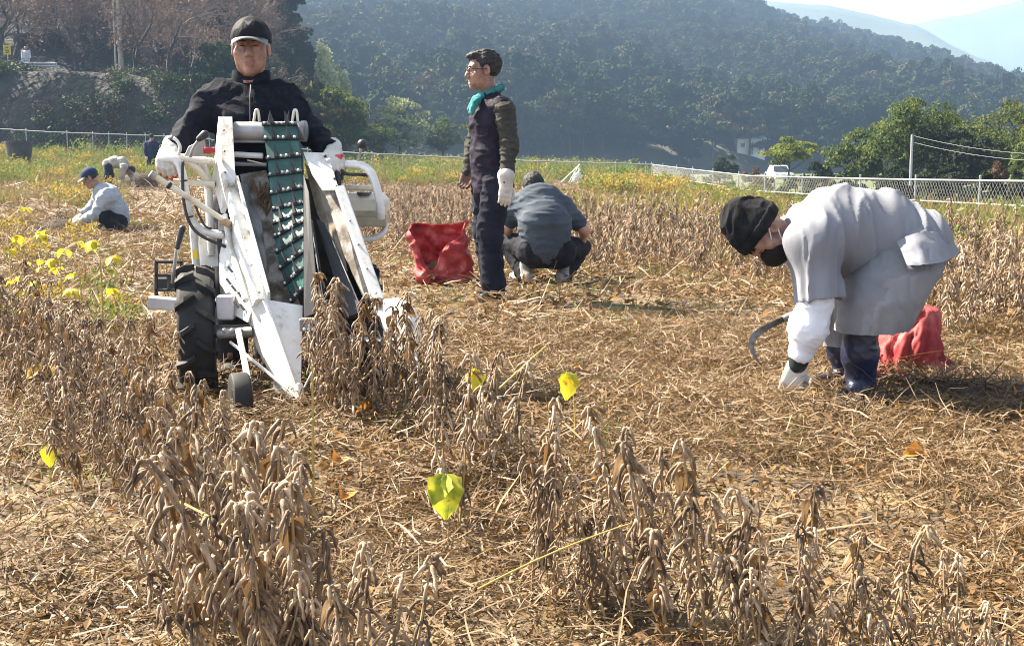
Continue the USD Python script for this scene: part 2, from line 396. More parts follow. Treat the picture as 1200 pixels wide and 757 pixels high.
def place(m, loc, az=0.0, el=0.0, roll=0.0, s=1.0):
    v, f = m; cr, sr = math.cos(roll), math.sin(roll)
    v = v @ np.array([[cr, 0, -sr], [0, 1, 0], [sr, 0, cr]]).T
    v = v @ np.array([[1, 0, 0], [0, math.cos(el), -math.sin(el)], [0, math.sin(el), math.cos(el)]]).T
    v = v @ np.array([[math.cos(az), -math.sin(az), 0], [math.sin(az), math.cos(az), 0], [0, 0, 1]]).T
    return v * s + np.asarray(loc), f

def bean_shape(rng, h, fine=True, bare=0.0):
    """The pieces of one dry bean plant: (stem curves, pods, curled leaves)."""
    stems, pods, leaves = [], [], []
    lean = rng.normal(size=2) * 0.05
    main = bezier([0, 0, -0.03], [lean[0] * 0.3, lean[1] * 0.3, h * 0.5], [lean[0], lean[1], h * 0.94], n=14)
    stems.append(tube(main, np.linspace(0.0052, 0.0022, 14), 5))
    lines = [(main, 0.22)]
    for _ in range(rng.integers(1, 4)):
        i = rng.integers(2, 6); a = rng.random() * 6.28; L = h * rng.uniform(0.35, 0.6)
        b = bezier(main[i], main[i] + [math.cos(a) * L * 0.4, math.sin(a) * L * 0.4, L * 0.35], main[i] + [math.cos(a) * L * 0.42, math.sin(a) * L * 0.42, L], n=10)
        stems.append(tube(b, np.linspace(0.0034, 0.0018, 10), 4)); lines.append((b, 0.25))
    rg, sd = (8, 6) if fine else (5, 4)
    for ln, t0 in lines:
        seg = np.linalg.norm(np.diff(ln, axis=0), axis=1).sum(); k = max(3, int(seg * (1 - t0) / 0.034))
        for j in range(k):
            t = t0 + (1 - t0) * (j + 0.5) / k; q = t * (len(ln) - 1); i = min(int(q), len(ln) - 2)
            b = ln[i] * (1 - q + i) + ln[i + 1] * (q - i)
            a0 = rng.random() * 6.28
            for m in range(rng.integers(2, 5)):
                if rng.random() < bare: continue
                a = a0 + m * 1.3 + rng.normal() * 0.4
                pods.append(pod(rng, b, [math.cos(a), math.sin(a), 0.15], rng.uniform(0.042, 0.064), rg, sd, 0.0055 if fine else 0.0072))
        for m in range(3):                                   # the tuft at the tip
            a = m * 2.1 + rng.random(); pods.append(pod(rng, ln[-1], [math.cos(a) * 0.7, math.sin(a) * 0.7, 0.3], rng.uniform(0.036, 0.05), rg, sd, 0.0054))
    for _ in range(rng.integers(1, 5)):
        t = rng.integers(1, len(main)); a = rng.random() * 6.28
        leaves.append(place(leaf(rng.uniform(0.03, 0.06), 0.03, 1.2, 0.8), main[t], a, -0.9, rng.normal()))
    return stems, pods, leaves

FINE, COARSE = [], []
rng = np.random.default_rng(11)
for k in range(9):
    c = kind_class(f'bean_kind_{"abcdefghi"[k]}')
    st, pd, lv = bean_shape(rng, [0.56, 0.5, 0.6, 0.46, 0.54, 0.64, 0.42, 0.5, 0.58][k], True, 0.12 if k in (3, 6) else 0.0)
    put('stem', st[0], stem_m, c, 40)
    for s in st[1:]: put('branch', s, stem_m, c, 40)
    for p in pd: put('pod', p, pod_m, c, True)
    for l in lv: put('curled_leaf', l, husk_m, c)
    FINE.append(c)
coarse_parts = []
for k in range(6):
    c = kind_class(f'bean_far_kind_{"abcdef"[k]}')
    st, pd, lv = bean_shape(rng, [0.52, 0.58, 0.48, 0.62, 0.55, 0.5][k], False)
    a, b, l = join(st), join(pd), join(lv)
    put('stem', a, stem_m, c); put('pods', b, pod_m, c, True, kind='stuff'); put('curled_leaf', l, husk_m, c)
    COARSE.append(c); coarse_parts.append([('stem', a, stem_m, False), ('pods', b, pod_m, True), ('leaf', l, husk_m, False)])

def plant(cls, x, y, label, group=None, scale=1.0, rng=rng, tilt=7, name='bean_plant', cat='bean plant'):
    return copy_of(cls, name, label, cat, (x, y, float(gz(x, y)) - 0.01), rng.uniform(0, 360), scale, group, rng.normal(size=2) * tilt)

# the front right row, each plant by its own place in the photograph
ORD = ['leftmost', 'second', 'third', 'fourth', 'fifth', 'sixth', 'seventh', 'eighth', 'ninth', 'tenth', 'eleventh', 'twelfth']
front = [(622, 2.98, 0.93), (655, 2.92, 0.84), (703, 2.86, 0.84), (745, 2.78, 1.0), (788, 2.7, 0.98), (832, 2.64, 0.88), (905, 2.5, 0.76), (948, 2.46, 0.80), (1035, 2.42, 0.62), (1128, 2.40, 0.54), (1164, 2.38, 0.45)]
for i, (px, Y, s) in enumerate(front):
    k = [0, 2, 1, 5, 4, 7, 3, 8, 6, 3, 6][i]; nom = [0.56, 0.5, 0.6, 0.46, 0.54, 0.64, 0.42, 0.5, 0.58][k]
    where = 'leftmost dry pod plant' if i == 0 else ('rightmost dry pod plant' if i == len(front) - 1 else f'{ORD[i]} dry pod plant from the left')
    plant(FINE[k], X_at(px, Y * 1.03), Y, where + ' in the front right row', 'dry bean plants in the front right row', s * 0.56 / nom, tilt=4)
extra = [(640, 2.84, 0.55), (690, 2.8, 0.6), (768, 2.86, 0.62), (812, 2.74, 0.7), (860, 2.55, 0.5), (925, 2.36, 0.6), (892, 2.45, 0.72), (980, 2.46, 0.62), (1015, 2.38, 0.5), (1078, 2.42, 0.52)]
for px, Y, s in extra:
    plant(FINE[rng.integers(0, 9)], X_at(px, Y * 1.03), Y, 'low dry pod plant crowded between the taller ones of the front right row', 'low bean plants in the front right row', s * 0.95, tilt=9)
# the long row from the left edge down to the bottom of the picture
A, B = np.array([-2.55, 6.5]), np.array([-0.20, 2.08])
nL = 62
for i in range(nL):
    t = (i + rng.random() * 0.8) / nL * 0.80; p = A * (1 - t) + B * t + rng.normal(size=2) * np.array([0.11, 0.05]) 
    lab, g = [('dry bean plant at the far end of the long left row, below the yellow leaves', 'bean plants at the far end of the long left row'), ('dry bean plant in the middle of the long left row, before the tyre', 'bean plants in the middle of the long left row'), ('dry bean plant near the bottom end of the long left row', 'bean plants at the near end of the long left row')][0 if t < 0.30 else 1 if t < 0.58 else 2]
    plant(FINE[rng.integers(0, 9)], p[0], p[1], lab, g, rng.uniform(0.76, 0.98) * (0.98 if t < 0.45 else 0.84 if t < 0.75 else 0.92), tilt=6)
# the biggest plants, at the bottom of the picture
big_ = [(196, 2.80, 468), (222, 2.66, 474), (250, 2.55, 482), (282, 2.5, 468), (236, 2.42, 505), (302, 2.42, 500), (326, 2.34, 520), (346, 2.28, 532), (312, 2.2, 566), (372, 2.22, 556), (388, 2.16, 602), (412, 2.1, 630), (440, 2.06, 648), (468, 2.06, 664), ]
for i, (px, Y, ty) in enumerate(big_):
    P = at(px, ty, Y); k = rng.integers(0, 9); nom = [0.56, 0.5, 0.6, 0.46, 0.54, 0.64, 0.42, 0.5, 0.58][k]; g = float(gz(P[0], Y))
    plant(FINE[k], P[0], Y, 'big dry bean plant of the dense clump at the bottom left of the picture', 'big bean plants at the bottom left', float(np.clip((P[2] - g) / nom, 0.5, 1.3)), tilt=4)
# the plants that the machine is about to cut
for i in range(17):
    px = 378 + i * 8.6 + rng.normal() * 5; Y = 4.72 - 0.3 * max(0, (i - 9) / 8) + rng.normal() * 0.09
    plant(FINE[rng.integers(0, 9)], X_at(px, Y * 1.02), Y, ['dry bean plant touching the white prow in the mouth of the machine', 'dry bean plant hiding the rounded right prow of the machine'][i > 8], ['bean plants at the prow of the machine', 'bean plants at the right prow of the machine'][i > 8], rng.uniform(0.82, 1.02), tilt=6)

# the uncut block: the nearest plants one by one, the rest scattered
def uncut(x, y):
    a = (y > 10.2 + 0.5 * np.sin(x * 2.1)) & (x > 0.32 + (y - 10.2) * -0.03) & (x < 14)
    b = (x > 2.15 - 0.12 * (y - 7)) & (y > 6.7) & (x > 1.2)
    c = (y > 14.2 + 0.6 * np.sin(x * 1.7)) & (x > -2.1 - (y - 14) * 0.11) & (x < 2)
    return (a | b | c) & (y < np.interp(600 + FPX * x / y, [350, 500, 600, 700, 800, 870, 1200], [35, 33, 28, 24, 18.5, 15.2, 13.2]) + 0.8 * np.sin(x * 3.1))
cand = []
for row in np.arange(6.5, 47, 0.50):
    st = 0.24 if row < 20 else 0.34
    for x in np.arange(-7, 15, st):
        cand.append((x + rng.normal() * 0.07, row + rng.normal() * 0.11))
cand = np.array(cand); cand = cand[uncut(cand[:, 0], cand[:, 1])]
cand = cand[np.abs(cand[:, 0]) < 0.48 * cand[:, 1] + 1.6]
cand = cand[(rng.random(len(cand)) > 0.1)]
dist = np.hypot(cand[:, 0] * 0.5, cand[:, 1]); o = np.argsort(dist); cand = cand[o]
NEAR = 297 - len(big_) - nL - 17 - len(front) - len(extra)
for x, y in cand[:NEAR]:
    if x > 1.7 and y < 9.6: lab, g = 'dry bean plant standing in the uncut block at the right edge behind the red sack', 'bean plants of the uncut block at the right edge'
    elif x < 0.05: lab, g = 'dry bean plant of the uncut block behind the open red sack', 'bean plants of the uncut block behind the open sack'
    elif x / y < 0.13: lab, g = 'dry bean plant on the block edge just right of the squatting man', 'bean plants on the front edge right of the squatting man'
    else: lab, g = 'dry bean plant on the block edge behind the man in grey', 'bean plants on the front edge behind the man in grey'
    plant(COARSE[rng.integers(0, 6)], x, y, lab, g, rng.uniform(0.78, 1.1), tilt=11)
rest = cand[NEAR:]
scatter('bean_crop', [('bean', c, None, False) for c in coarse_parts], np.stack([rest[:, 0], rest[:, 1], gz(rest[:, 0], rest[:, 1])], 1), rng.integers(0, 6, len(rest)), rng.random(len(rest)) * 6.28, rng.uniform(0.82, 1.15, len(rest)),
        'uncut dry bean crop reaching back to the fence', 'crop', tilt=rng.normal(size=(len(rest), 2)) * 7)

# plants that still carry yellow leaves
def leafy(cls, rng, h, n, size, m, low=0.3):
    main = bezier([0, 0, -0.03], [0.02, 0, h * 0.5], [rng.normal() * 0.06, rng.normal() * 0.06, h], n=10)
    put('stem', tube(main, np.linspace(0.005, 0.002, 10), 5), ystalk_m, cls, 40)
    for i in range(n):
        t = low + (1 - low) * (i + 0.5) / n; b = main[int(t * 9)]; a = i * 2.4 + rng.normal() * 0.4; L = rng.uniform(0.05, 0.12)
        e = b + [math.cos(a) * L, math.sin(a) * L, L * 0.7]
        put('leaf_stalk', tube(bezier(b, (b + e) / 2 + [0, 0, 0.01], e, n=5), 0.0016, 4), ystalk_m, cls)
        for s in (-1, 0, 1):
            put('leaf', place(leaf(size * rng.uniform(0.8, 1.15), size * 0.68, 0.3, 0.35), e, a - PI / 2 + s * 1.05, rng.uniform(-0.7, 0.1), rng.normal() * 0.3), m if rng.random() < 0.8 else lime_m, cls, True)
ya, yb, yc = kind_class('yellow_bean_kind_a'), kind_class('yellow_bean_kind_b'), kind_class('lime_bean_kind')
leafy(ya, rng, 0.55, 4, 0.054, yellow_m, 0.5); leafy(yb, rng, 0.42, 4, 0.058, yellow_m, 0.45); leafy(yc, rng, 0.4, 5, 0.06, lime_m)
for i, (px, py, k) in enumerate([(8, 240, 0), (28, 275, 1), (70, 285, 0), (95, 300, 1), (14, 345, 0), (116, 305, 1), (38, 320, 1)]):
    Y = [8.4, 7.6, 7.2, 7.0, 6.2, 7.0, 8.6, 7.4, 5.6, 6.4, 6.7][i]; P = at(px, py, Y); h = (0.55, 0.42)[k]
    g = float(gz(P[0], Y)); s = float(np.clip((P[2] - g + 0.06) / h, 0.5, 1.3))
    copy_of((ya, yb)[k], 'yellow_bean_plant', 'yellow leaved bean plant at the left edge beyond the pod laden row', 'bean plant', (P[0], Y, g), rng.uniform(0, 360), s, 'yellow leaved bean plants at the left edge')
def single(px, py, Y, label, sprays, m):
    """A lone leaf on a bent stalk that rises from the straw."""
    P = at(px, py, Y); g = float(gz(P[0], Y)); t = thing('leaf_shoot', label, 'leaf', (P[0], Y, g))
    top = P - np.array([P[0], Y, g])
    put('leaf_stalk', tube(bezier([0.03, 0.05, -0.02], [0.04, 0.03, top[2] * 0.8], top, n=8), np.linspace(0.003, 0.0018, 8), 5), ystalk_m, t)
    for L, az, el, ro in sprays:
        put('leaf', place(leaf(L, L * 0.82, 0.34, 0.3, 1), top, az, el, ro), m, t, True)
for px, Y, s in ((548, 4.02, 0.92), (536, 3.42, 0.95), (560, 4.25, 0.85)):
    plant(FINE[rng.integers(0, 9)], X_at(px, Y * 1.02), Y, 'dry bean plant beside the yellow leaves right of the machine', 'bean plants beside the yellow leaves', s)
single(556, 432, 4.0, 'single round yellow leaf hanging on the plant right of the machine', [(0.075, PI + 0.2, -0.9, 0.2), (0.06, PI - 0.8, -0.8, -0.4)], yellow_m)
single(664, 436, 4.35, 'torn yellow leaf on a pale stalk above the dark shadow at the centre', [(0.095, PI + 0.15, -0.95, 0.3), (0.06, PI + 0.9, -0.6, 0.1)], yellow_m)
single(522, 556, 3.35, 'bright lime and yellow leaf trio hanging low at the bottom centre', [(0.085, PI - 0.5, -0.7, 0.4), (0.115, PI + 0.05, -1.1, 0.0), (0.075, PI + 0.75, -0.75, -0.3)], lime_m)
single(60, 520, 3.9, 'dark and yellow drooping leaf beside the left row', [(0.07, PI, -1.1, 0.1)], yellow_m)
single(52, 430, 5.0, 'ochre crumpled leaf at the left edge below the yellow plants', [(0.08, 2.2, -0.3, 0.4), (0.07, 3.9, -0.4, -0.2)], mat('ochre_leaf', [(0.42, 0.23, 0.02), (0.6, 0.38, 0.04)], 0.7, scale=20, by='world', trans=0.3))
def stalk(a, b, sag, r, label):
    a, b = np.array(a), np.array(b)
    c = bezier(a - a, (b - a) / 2 + np.array([0, 0, sag]), b - a, n=10)
    t = thing('bare_stalk', label, 'stalk', a)
    put('stem', tube(c, np.linspace(r, r * 0.6, 10), 6), ystalk_m, t)
    for k in (3, 6): put('node', ball(c[k], r * 1.5, 1), ystalk_m, t)
P = at(367, 600, 3.55); stalk((P[0], 3.55, float(gz(P[0], 3.55)) - 0.02), at(366, 428, 3.5), 0.0, 0.005, 'upright bare yellow stalk in front of the prow of the machine')
stalk(at(188, 578, 2.75), at(352, 678, 2.45), 0.03, 0.0032, 'long yellow stalk leaning across the pods at the bottom left')
stalk(at(585, 455, 4.3), at(640, 405, 4.9), 0.0, 0.004, 'pale slanting stalk right of the round yellow leaf')
stalk(at(560, 690, 2.7), at(850, 585, 2.75), 0.05, 0.0022, 'thin tan stem arching across the front right row')
for px, py, lab in [(402, 606, 'orange fallen leaf lying below the upright yellow stalk'), (418, 512, 'orange brown fallen leaf in the shade of the machine plants'), (398, 574, 'rust coloured fallen leaf left of the bottom centre'), (1085, 562, 'orange fallen leaf on the straw below the man in grey'), (786, 388, 'orange fallen leaf on the cut ground between the men')]:
    th = PITCH + math.atan((py - 378.5) / FPX); Y = CAM_H / math.tan(th); x = X_at(px, Y * 1.02)
    o = put('fallen_leaf', place(leaf(0.085, 0.065, 0.8, 0.3, 1), (x, Y, float(gz(x, Y)) + 0.06), rng.random() * 6, 0.3, 0.5), mat('orange_leaf', [(0.45, 0.15, 0.02), (0.6, 0.28, 0.04)], 0.7, scale=20, by='world', trans=0.3), smooth=True)
    data(o, lab, 'leaf')

# ---- cut straw and litter
straw_m = mat('straw', [(0.0, (0.17, 0.105, 0.045)), (0.14, (0.50, 0.34, 0.13)), (0.34, (0.76, 0.57, 0.23)), (0.7, (0.84, 0.68, 0.31)), (0.86, (0.66, 0.62, 0.22)), (0.93, (0.64, 0.42, 0.12)), (1.0, (0.86, 0.79, 0.58))], 0.6, by='island', trans=0.2)
green_m = mat('weed_green', [(0.10, 0.14, 0.02), (0.22, 0.27, 0.04), (0.36, 0.36, 0.06)], 0.7, by='island', trans=0.35)

def blades(rng, n, R, L, w, up=0.12, lift=0.05, curl=0.15, stand=0.0):
    """Flat stalks lying every way, each a bent strip of three quads."""
    c = rng.normal(size=(n, 2)) * R * 0.5; a = rng.random(n) * 6.28; l = rng.uniform(L * 0.3, L, n) * np.where(rng.random(n) < 0.12, 1.8, 1)
    el = rng.normal(size=n) * up; z0 = rng.random(n) ** 1.5 * lift
    if stand: s = rng.random(n) < stand; el = np.where(s, rng.uniform(0.6, 1.4, n), el); z0 = np.where(s, 0, z0)
    d = np.stack([np.cos(a) * np.cos(el), np.sin(a) * np.cos(el), np.sin(el)], 1)
    sd = np.stack([-np.sin(a), np.cos(a), rng.normal(size=n) * 0.8], 1); sd /= np.linalg.norm(sd, axis=1, keepdims=True)
    bend = rng.normal(size=(n, 2)) * curl; ww = w * rng.uniform(0.5, 1.4, n)
    V = []
    for t in (0, 0.35, 0.7, 1.0):
        p = np.stack([c[:, 0], c[:, 1], z0], 1) + d * (t * l)[:, None] + sd * (bend[:, :1] * l[:, None] * t * t) + np.array([0, 0, 1.0]) * (bend[:, 1] * l * t * (1 - t) * 1.5)[:, None]
        p[:, 2] = np.maximum(p[:, 2], -0.02)
        k = (1.0 if t < 1 else 0.35) * ww[:, None] / 2
        V += [p - sd * k, p + sd * k]
    v = np.stack(V, 1).reshape(-1, 3); k = np.arange(n)[:, None] * 8
    f = np.vstack([k + x for x in ([0, 1, 3], [0, 3, 2], [2, 3, 5], [2, 5, 4], [4, 5, 7], [4, 7, 6])])
    return v, f
def flakes(rng, n, R, size, lift=0.06):
    c = np.stack([rng.normal(size=n) * R * 0.5, rng.normal(size=n) * R * 0.5, rng.random(n) * lift], 1)
    return leaf_cards(c, size, rng, np.tile([0, 0, 1.0], (n, 1)), 0.8)
def lay(n, y0, y1, L, w, up, lift, curl, segs, stand=0.0, clump=0.0, seed=0, half=0.46):
    """Blades strewn one by one over the ground in view between the depths y0 and y1, thicker in some places than in others."""
    c = np.empty((0, 2))
    while len(c) < n:
        y = np.sqrt(rng.random(n) * (y1 ** 2 - y0 ** 2) + y0 ** 2); x = rng.uniform(-1, 1, n) * (half * y + 1.3)
        q = np.stack([x, y, 0 * x], -1); k = rng.random(n) < np.clip(1.5 * (fbm(q * 1.3, 3, seed) - 0.5) * 2.4 * clump + 1 - 0.45 * clump, 0.06, 1)
        c = np.vstack([c, np.stack([x, y], 1)[k]])
    c = c[:n]; a = rng.random(n) * 6.28; l = rng.uniform(L * 0.25, L, n) * np.where(rng.random(n) < 0.1, 1.9, 1)
    el = rng.normal(size=n) * up; z0 = rng.random(n) ** 1.6 * lift * (0.4 + 1.4 * fbm(np.stack([c[:, 0], c[:, 1], 0 * a], -1) * 2.2, 2, seed + 3))
    s = rng.random(n) < stand; el = np.where(s, rng.uniform(0.5, 1.4, n), el); z0 = np.where(s, 0, z0)
    d = np.stack([np.cos(a) * np.cos(el), np.sin(a) * np.cos(el), np.sin(el)], 1)
    sd = np.stack([-np.sin(a), np.cos(a), rng.normal(size=n) * 0.8], 1); sd /= np.linalg.norm(sd, axis=1, keepdims=True)
    bend = rng.normal(size=(n, 2)) * curl; ww = w * rng.uniform(0.5, 1.5, n); V = []
    mid = c + d[:, :2] * (l / 2)[:, None]; g = gz(mid[:, 0], mid[:, 1])
    for t in np.linspace(0, 1, segs + 1):
        p = np.stack([c[:, 0], c[:, 1], z0 + 0 * g], 1) + d * (t * l)[:, None] + sd * (bend[:, :1] * l[:, None] * t * t) + np.array([0, 0, 1.0]) * (bend[:, 1] * l * t * (1 - t) * 1.5)[:, None]
        p[:, 2] = np.maximum(p[:, 2], -0.02) + g
        k = (1.0 if t < 1 else 0.35) * ww[:, None] / 2; V += [p - sd * k, p + sd * k]
    v = np.stack(V, 1).reshape(-1, 3); k = np.arange(n)[:, None] * (2 * segs + 2)
    return v, np.vstack([k + [2 * j + x for x in q] for j in range(segs) for q in ([0, 1, 3], [0, 3, 2])])
def strew(n, y0, y1, size, lift, seed=0, clump=0.8):
    y = np.sqrt(rng.random(2 * n) * (y1 ** 2 - y0 ** 2) + y0 ** 2); x = rng.uniform(-1, 1, 2 * n) * (0.46 * y + 1.3)
    q = np.stack([x, y, 0 * x], -1); k = rng.random(2 * n) < np.clip(2.6 * (fbm(q * 1.6, 3, seed) - 0.5) * clump + 0.5, 0.05, 1); x, y = x[k][:n], y[k][:n]
    c = np.stack([x, y, gz(x, y) + rng.random(len(x)) ** 1.5 * lift], 1)
    return leaf_cards(c, size, rng, np.tile([0, 0, 1.0], (len(c), 1)), 0.9)
st = thing('straw_litter', 'cut straw, dry leaves and stubble strewn over the field', 'straw'); data(st, kind='stuff')
put('straw', lay(172000, 1.7, 7.5, 0.12, 0.0037, 0.28, 0.075, 0.30, 2, 0.05, 0.75, 1), straw_m, st, kind='stuff')
put('long_straw', lay(1800, 1.9, 8.0, 0.30, 0.0042, 0.16, 0.09, 0.16, 4, 0.0, 0.5, 5), straw_m, st, kind='stuff')
put('straw', lay(96000, 7.3, 21, 0.24, 0.0085, 0.22, 0.08, 0.2, 2, 0.05, 0.8, 2), straw_m, st, kind='stuff')
put('straw', lay(60000, 20, 62, 0.42, 0.020, 0.28, 0.12, 0.2, 2, 0.1, 0.7, 3), straw_m, st, kind='stuff')
put('stubble', lay(2600, 1.9, 14, 0.10, 0.007, 0.2, 0.0, 0.1, 2, 0.9, 0.4, 4), stem_m, st, kind='stuff')
put('dry_leaves', strew(40000, 1.9, 7.5, 0.017, 0.06, 11), husk_m, st, kind='stuff')
put('bright_leaves', strew(420, 1.9, 14, 0.024, 0.09, 15), mat('small_bright_leaf', [(0.50, 0.20, 0.03), (0.62, 0.36, 0.05), (0.62, 0.52, 0.06)], 0.7, by='island', trans=0.35), st, kind='stuff')
put('dry_leaves', strew(26000, 7.3, 24, 0.034, 0.07, 12), husk_m, st, kind='stuff')
pp_ = [];
for _ in range(900):
    y = math.sqrt(rng.random() * 45 + 3.6); x = rng.uniform(-1, 1) * (0.45 * y + 0.5); a = rng.random() * 6.28
    pp_.append(pod(rng, [x, y, float(gz(x, y)) + 0.05], [math.cos(a), math.sin(a), 0.0], 0.05, 5, 4))
put('fallen_pods', join(pp_), pod_m, st, True, kind='stuff')
wv, wf = [], []
for _ in range(760):
    y = math.sqrt(rng.random() * (20 ** 2 - 4) + 4); x = rng.uniform(-1, 1) * (0.45 * y + 0.5)
    if fbm(np.array([[x * 0.8, y * 0.8, 0.0]]), 2, 3)[0] < 0.47: continue
    m = blades(rng, 46, 0.2 * (1 + y * 0.05), 0.075 * (1 + y * 0.03), 0.0035 * (1 + y * 0.08), 0.3, 0.01, 0.3, 0.7); m[0][:, :2] += [x, y]; m[0][:, 2] += gz(m[0][:, 0], m[0][:, 1])
    wv.append(m)
put('low_weeds', join(wv), green_m, st, kind='stuff')

# heaps of cut plants
def heap(px, Y, r, h, label, dark=False):
    x = X_at(px, Y); t = thing('cut_heap', label, 'plant heap', (x, Y, float(gz(x, Y))))
    v, f = blades(rng, 900, r * 1.1, r * 0.75, 0.0045, 0.35, 0.02, 0.3); v[:, 2] += h * np.exp(-(v[:, 0] ** 2 + v[:, 1] ** 2) / (r * r * 0.5)) * rng.random(len(v) // 8).repeat(8)
    put('cut_stalks', (v, f), mat('heap_stalk', [(0.05, 0.032, 0.018), (0.13, 0.085, 0.045), (0.26, 0.18, 0.09)], 0.9, by='island'), t)
    put('core', place((ball([0, 0, 0], [r * 0.75, r * 0.75, h * 0.7], 3)[0], ball([0, 0, 0], 1, 3)[1]), (0, 0, 0)), mat('heap_core', [(0.03, 0.02, 0.012), (0.09, 0.06, 0.03)], 0.95, scale=20, by='world'), t, True)
heap(73, 17.4, 0.42, 0.28, 'heap of cut plants in front of the squatting man at the left')
heap(164, 39.5, 0.8, 0.62, 'dark heap of plants behind the bending man at the left')
heap(168, 16.6, 0.35, 0.12, 'low dark clump right of the squatting man at the left')
heap(1128, 5.2, 0.36, 0.10, 'heap of cut stalks lying at the foot of the red sack on the right')
heap(1000, 4.85, 0.18, 0.03, 'small clump of cut stalks under the boots of the man in grey')

# ================================================================ PEOPLE: smooth bodies from blended round cones
def nets(f, lo, hi, h):
    """Surface nets of f < 0 on a grid."""
    lo = np.asarray(lo, float); n = np.maximum(4, np.ceil((np.asarray(hi) - lo) / h).astype(int) + 1)
    ax = [lo[k] + h * np.arange(n[k]) for k in range(3)]
    G = np.stack(np.meshgrid(*ax, indexing='ij'), -1).reshape(-1, 3).astype(np.float32)
    F = f(G).reshape(n)
    F[0], F[-1], F[:, 0], F[:, -1], F[:, :, 0], F[:, :, -1] = [np.maximum(x, 1e-3) for x in (F[0], F[-1], F[:, 0], F[:, -1], F[:, :, 0], F[:, :, -1])]
    ins = F < 0
    sums = np.zeros([*(n - 1), 3]); cnt = np.zeros(n - 1)
    base = np.stack(np.meshgrid(*[np.arange(k - 1) for k in n], indexing='ij'), -1)
    cn = [(a, b, c) for a in (0, 1) for b in (0, 1) for c in (0, 1)]
    sl = lambda o: tuple(slice(o[k], n[k] - 1 + o[k]) for k in range(3))
    for o in cn:
        for k in range(3):
            if o[k] == 0:
                q = list(o); q[k] = 1; q = tuple(q)
                a, b = F[sl(o)], F[sl(q)]; cr = (a < 0) != (b < 0)
                t = np.where(cr, a / np.where(cr, a - b, 1), 0)
                pt = np.zeros([*(n - 1), 3]); pt += o; pt[..., k] = t
                sums += pt * cr[..., None]; cnt += cr
    act = cnt > 0; idx = -np.ones(n - 1, int); idx[act] = np.arange(act.sum())
    v = (base[act] + sums[act] / cnt[act][:, None]) * h + lo
    faces = []
    for k in range(3):
        u, w = (k + 1) % 3, (k + 2) % 3
        s0 = [slice(1, n[j] - 1) for j in range(3)]; s0[k] = slice(0, n[k] - 1)
        s1 = list(s0); s1[k] = slice(1, n[k])
        a, b = ins[tuple(s0)], ins[tuple(s1)]
        e = np.argwhere(a != b)
        if not len(e): continue
        e = e + [0 if j == k else 1 for j in range(3)]
        flip = ~ins[tuple(e.T)]
        def cell(du, dw):
            c = e.copy(); c[:, u] -= du; c[:, w] -= dw; return idx[tuple(c.T)]
        q = np.stack([cell(1, 1), cell(0, 1), cell(0, 0), cell(1, 0)], 1)
        q[flip] = q[flip][:, ::-1]; faces.append(q)
    q = np.vstack(faces)
    return v, np.vstack([q[:, [0, 1, 2]], q[:, [0, 2, 3]]])

class Blend:
    """A solid blended of round cones and ellipsoids, cut by planes."""
    def __init__(s, k=0.03): s.k, s.parts, s.lo, s.hi = k, [], np.full(3, 9e9), np.full(3, -9e9)
    def _b(s, p, r): s.lo = np.minimum(s.lo, np.asarray(p) - r); s.hi = np.maximum(s.hi, np.asarray(p) + r)
    def cone(s, a, b, ra, rb=None, k=None, flat=None, end=False):
        """flat: (direction, factor) squashes the cone's section along a direction."""
        a, b = np.asarray(a, float), np.asarray(b, float); rb = ra if rb is None else rb
        s._b(a, ra); s._b(b, rb); s.parts.append(('c', a, b, ra, rb, k or s.k, flat, end)); return s
    def chain(s, pts, rad, k=None, flat=None):
        for i in range(len(pts) - 1): s.cone(pts[i], pts[i + 1], rad[i], rad[i + 1], k, flat)
        return s
    def ell(s, c, r, R=None, k=None):
        c, r = np.asarray(c, float), np.broadcast_to(np.asarray(r, float), (3,))
        s._b(c, r.max()); s.parts.append(('e', c, r, R, k or s.k)); return s
    def cut(s, c, r, R=None, k=0.008): s.parts.append(('s', np.asarray(c, float), np.broadcast_to(np.asarray(r, float), (3,)), R, k)); return s
    def plane(s, p, n, k=0.004): s.parts.append(('p', np.asarray(p, float), unit(n), k)); return s
    def __call__(s, P):
        F = np.full(len(P), 1e3, np.float32)
        for q in s.parts:
            if q[0] == 'c':
                _, a, b, ra, rb, k, flat, end = q; ab = b - a; L = max(ab @ ab, 1e-9)
                ap = P - a; t = np.clip(ap @ ab / L, 0, 1); d = ap - t[:, None] * ab
                if flat is not None: 
                    n = unit(flat[0]); d = d + (d @ n)[:, None] * n * (1 / flat[1] - 1)
                g = np.linalg.norm(d, axis=1) - (ra + (rb - ra) * t)
                if end: g = np.maximum(g, (P - b) @ unit(ab))
            elif q[0] in 'es':
                _, c, r, R, k = q; d = P - c
                if R is not None: d = d @ R
                m = np.linalg.norm(d / r, axis=1); g = (m - 1) * r.min() if q[0] == 's' else m * (m - 1) / np.maximum(np.linalg.norm(d / (r * r), axis=1), 1e-6)
            else:
                _, p, n, k = q; g = (P - p) @ n
            if q[0] == 's':
                h = np.clip(0.5 - 0.5 * (F + g) / k, 0, 1); F = F * (1 - h) - g * h + k * h * (1 - h)
            elif q[0] == 'p':
                h = np.clip(0.5 - 0.5 * (F - g) / k, 0, 1); F = F * (1 - h) + g * h + k * h * (1 - h); F = np.maximum(F, g)
            else:
                h = np.clip(0.5 + 0.5 * (F - g) / k, 0, 1); F = F * (1 - h) + g * h - k * h * (1 - h)
        return F.astype(np.float32)
    def mesh(s, h, pad=0.03):
        return nets(s, s.lo - pad, s.hi + pad, h)

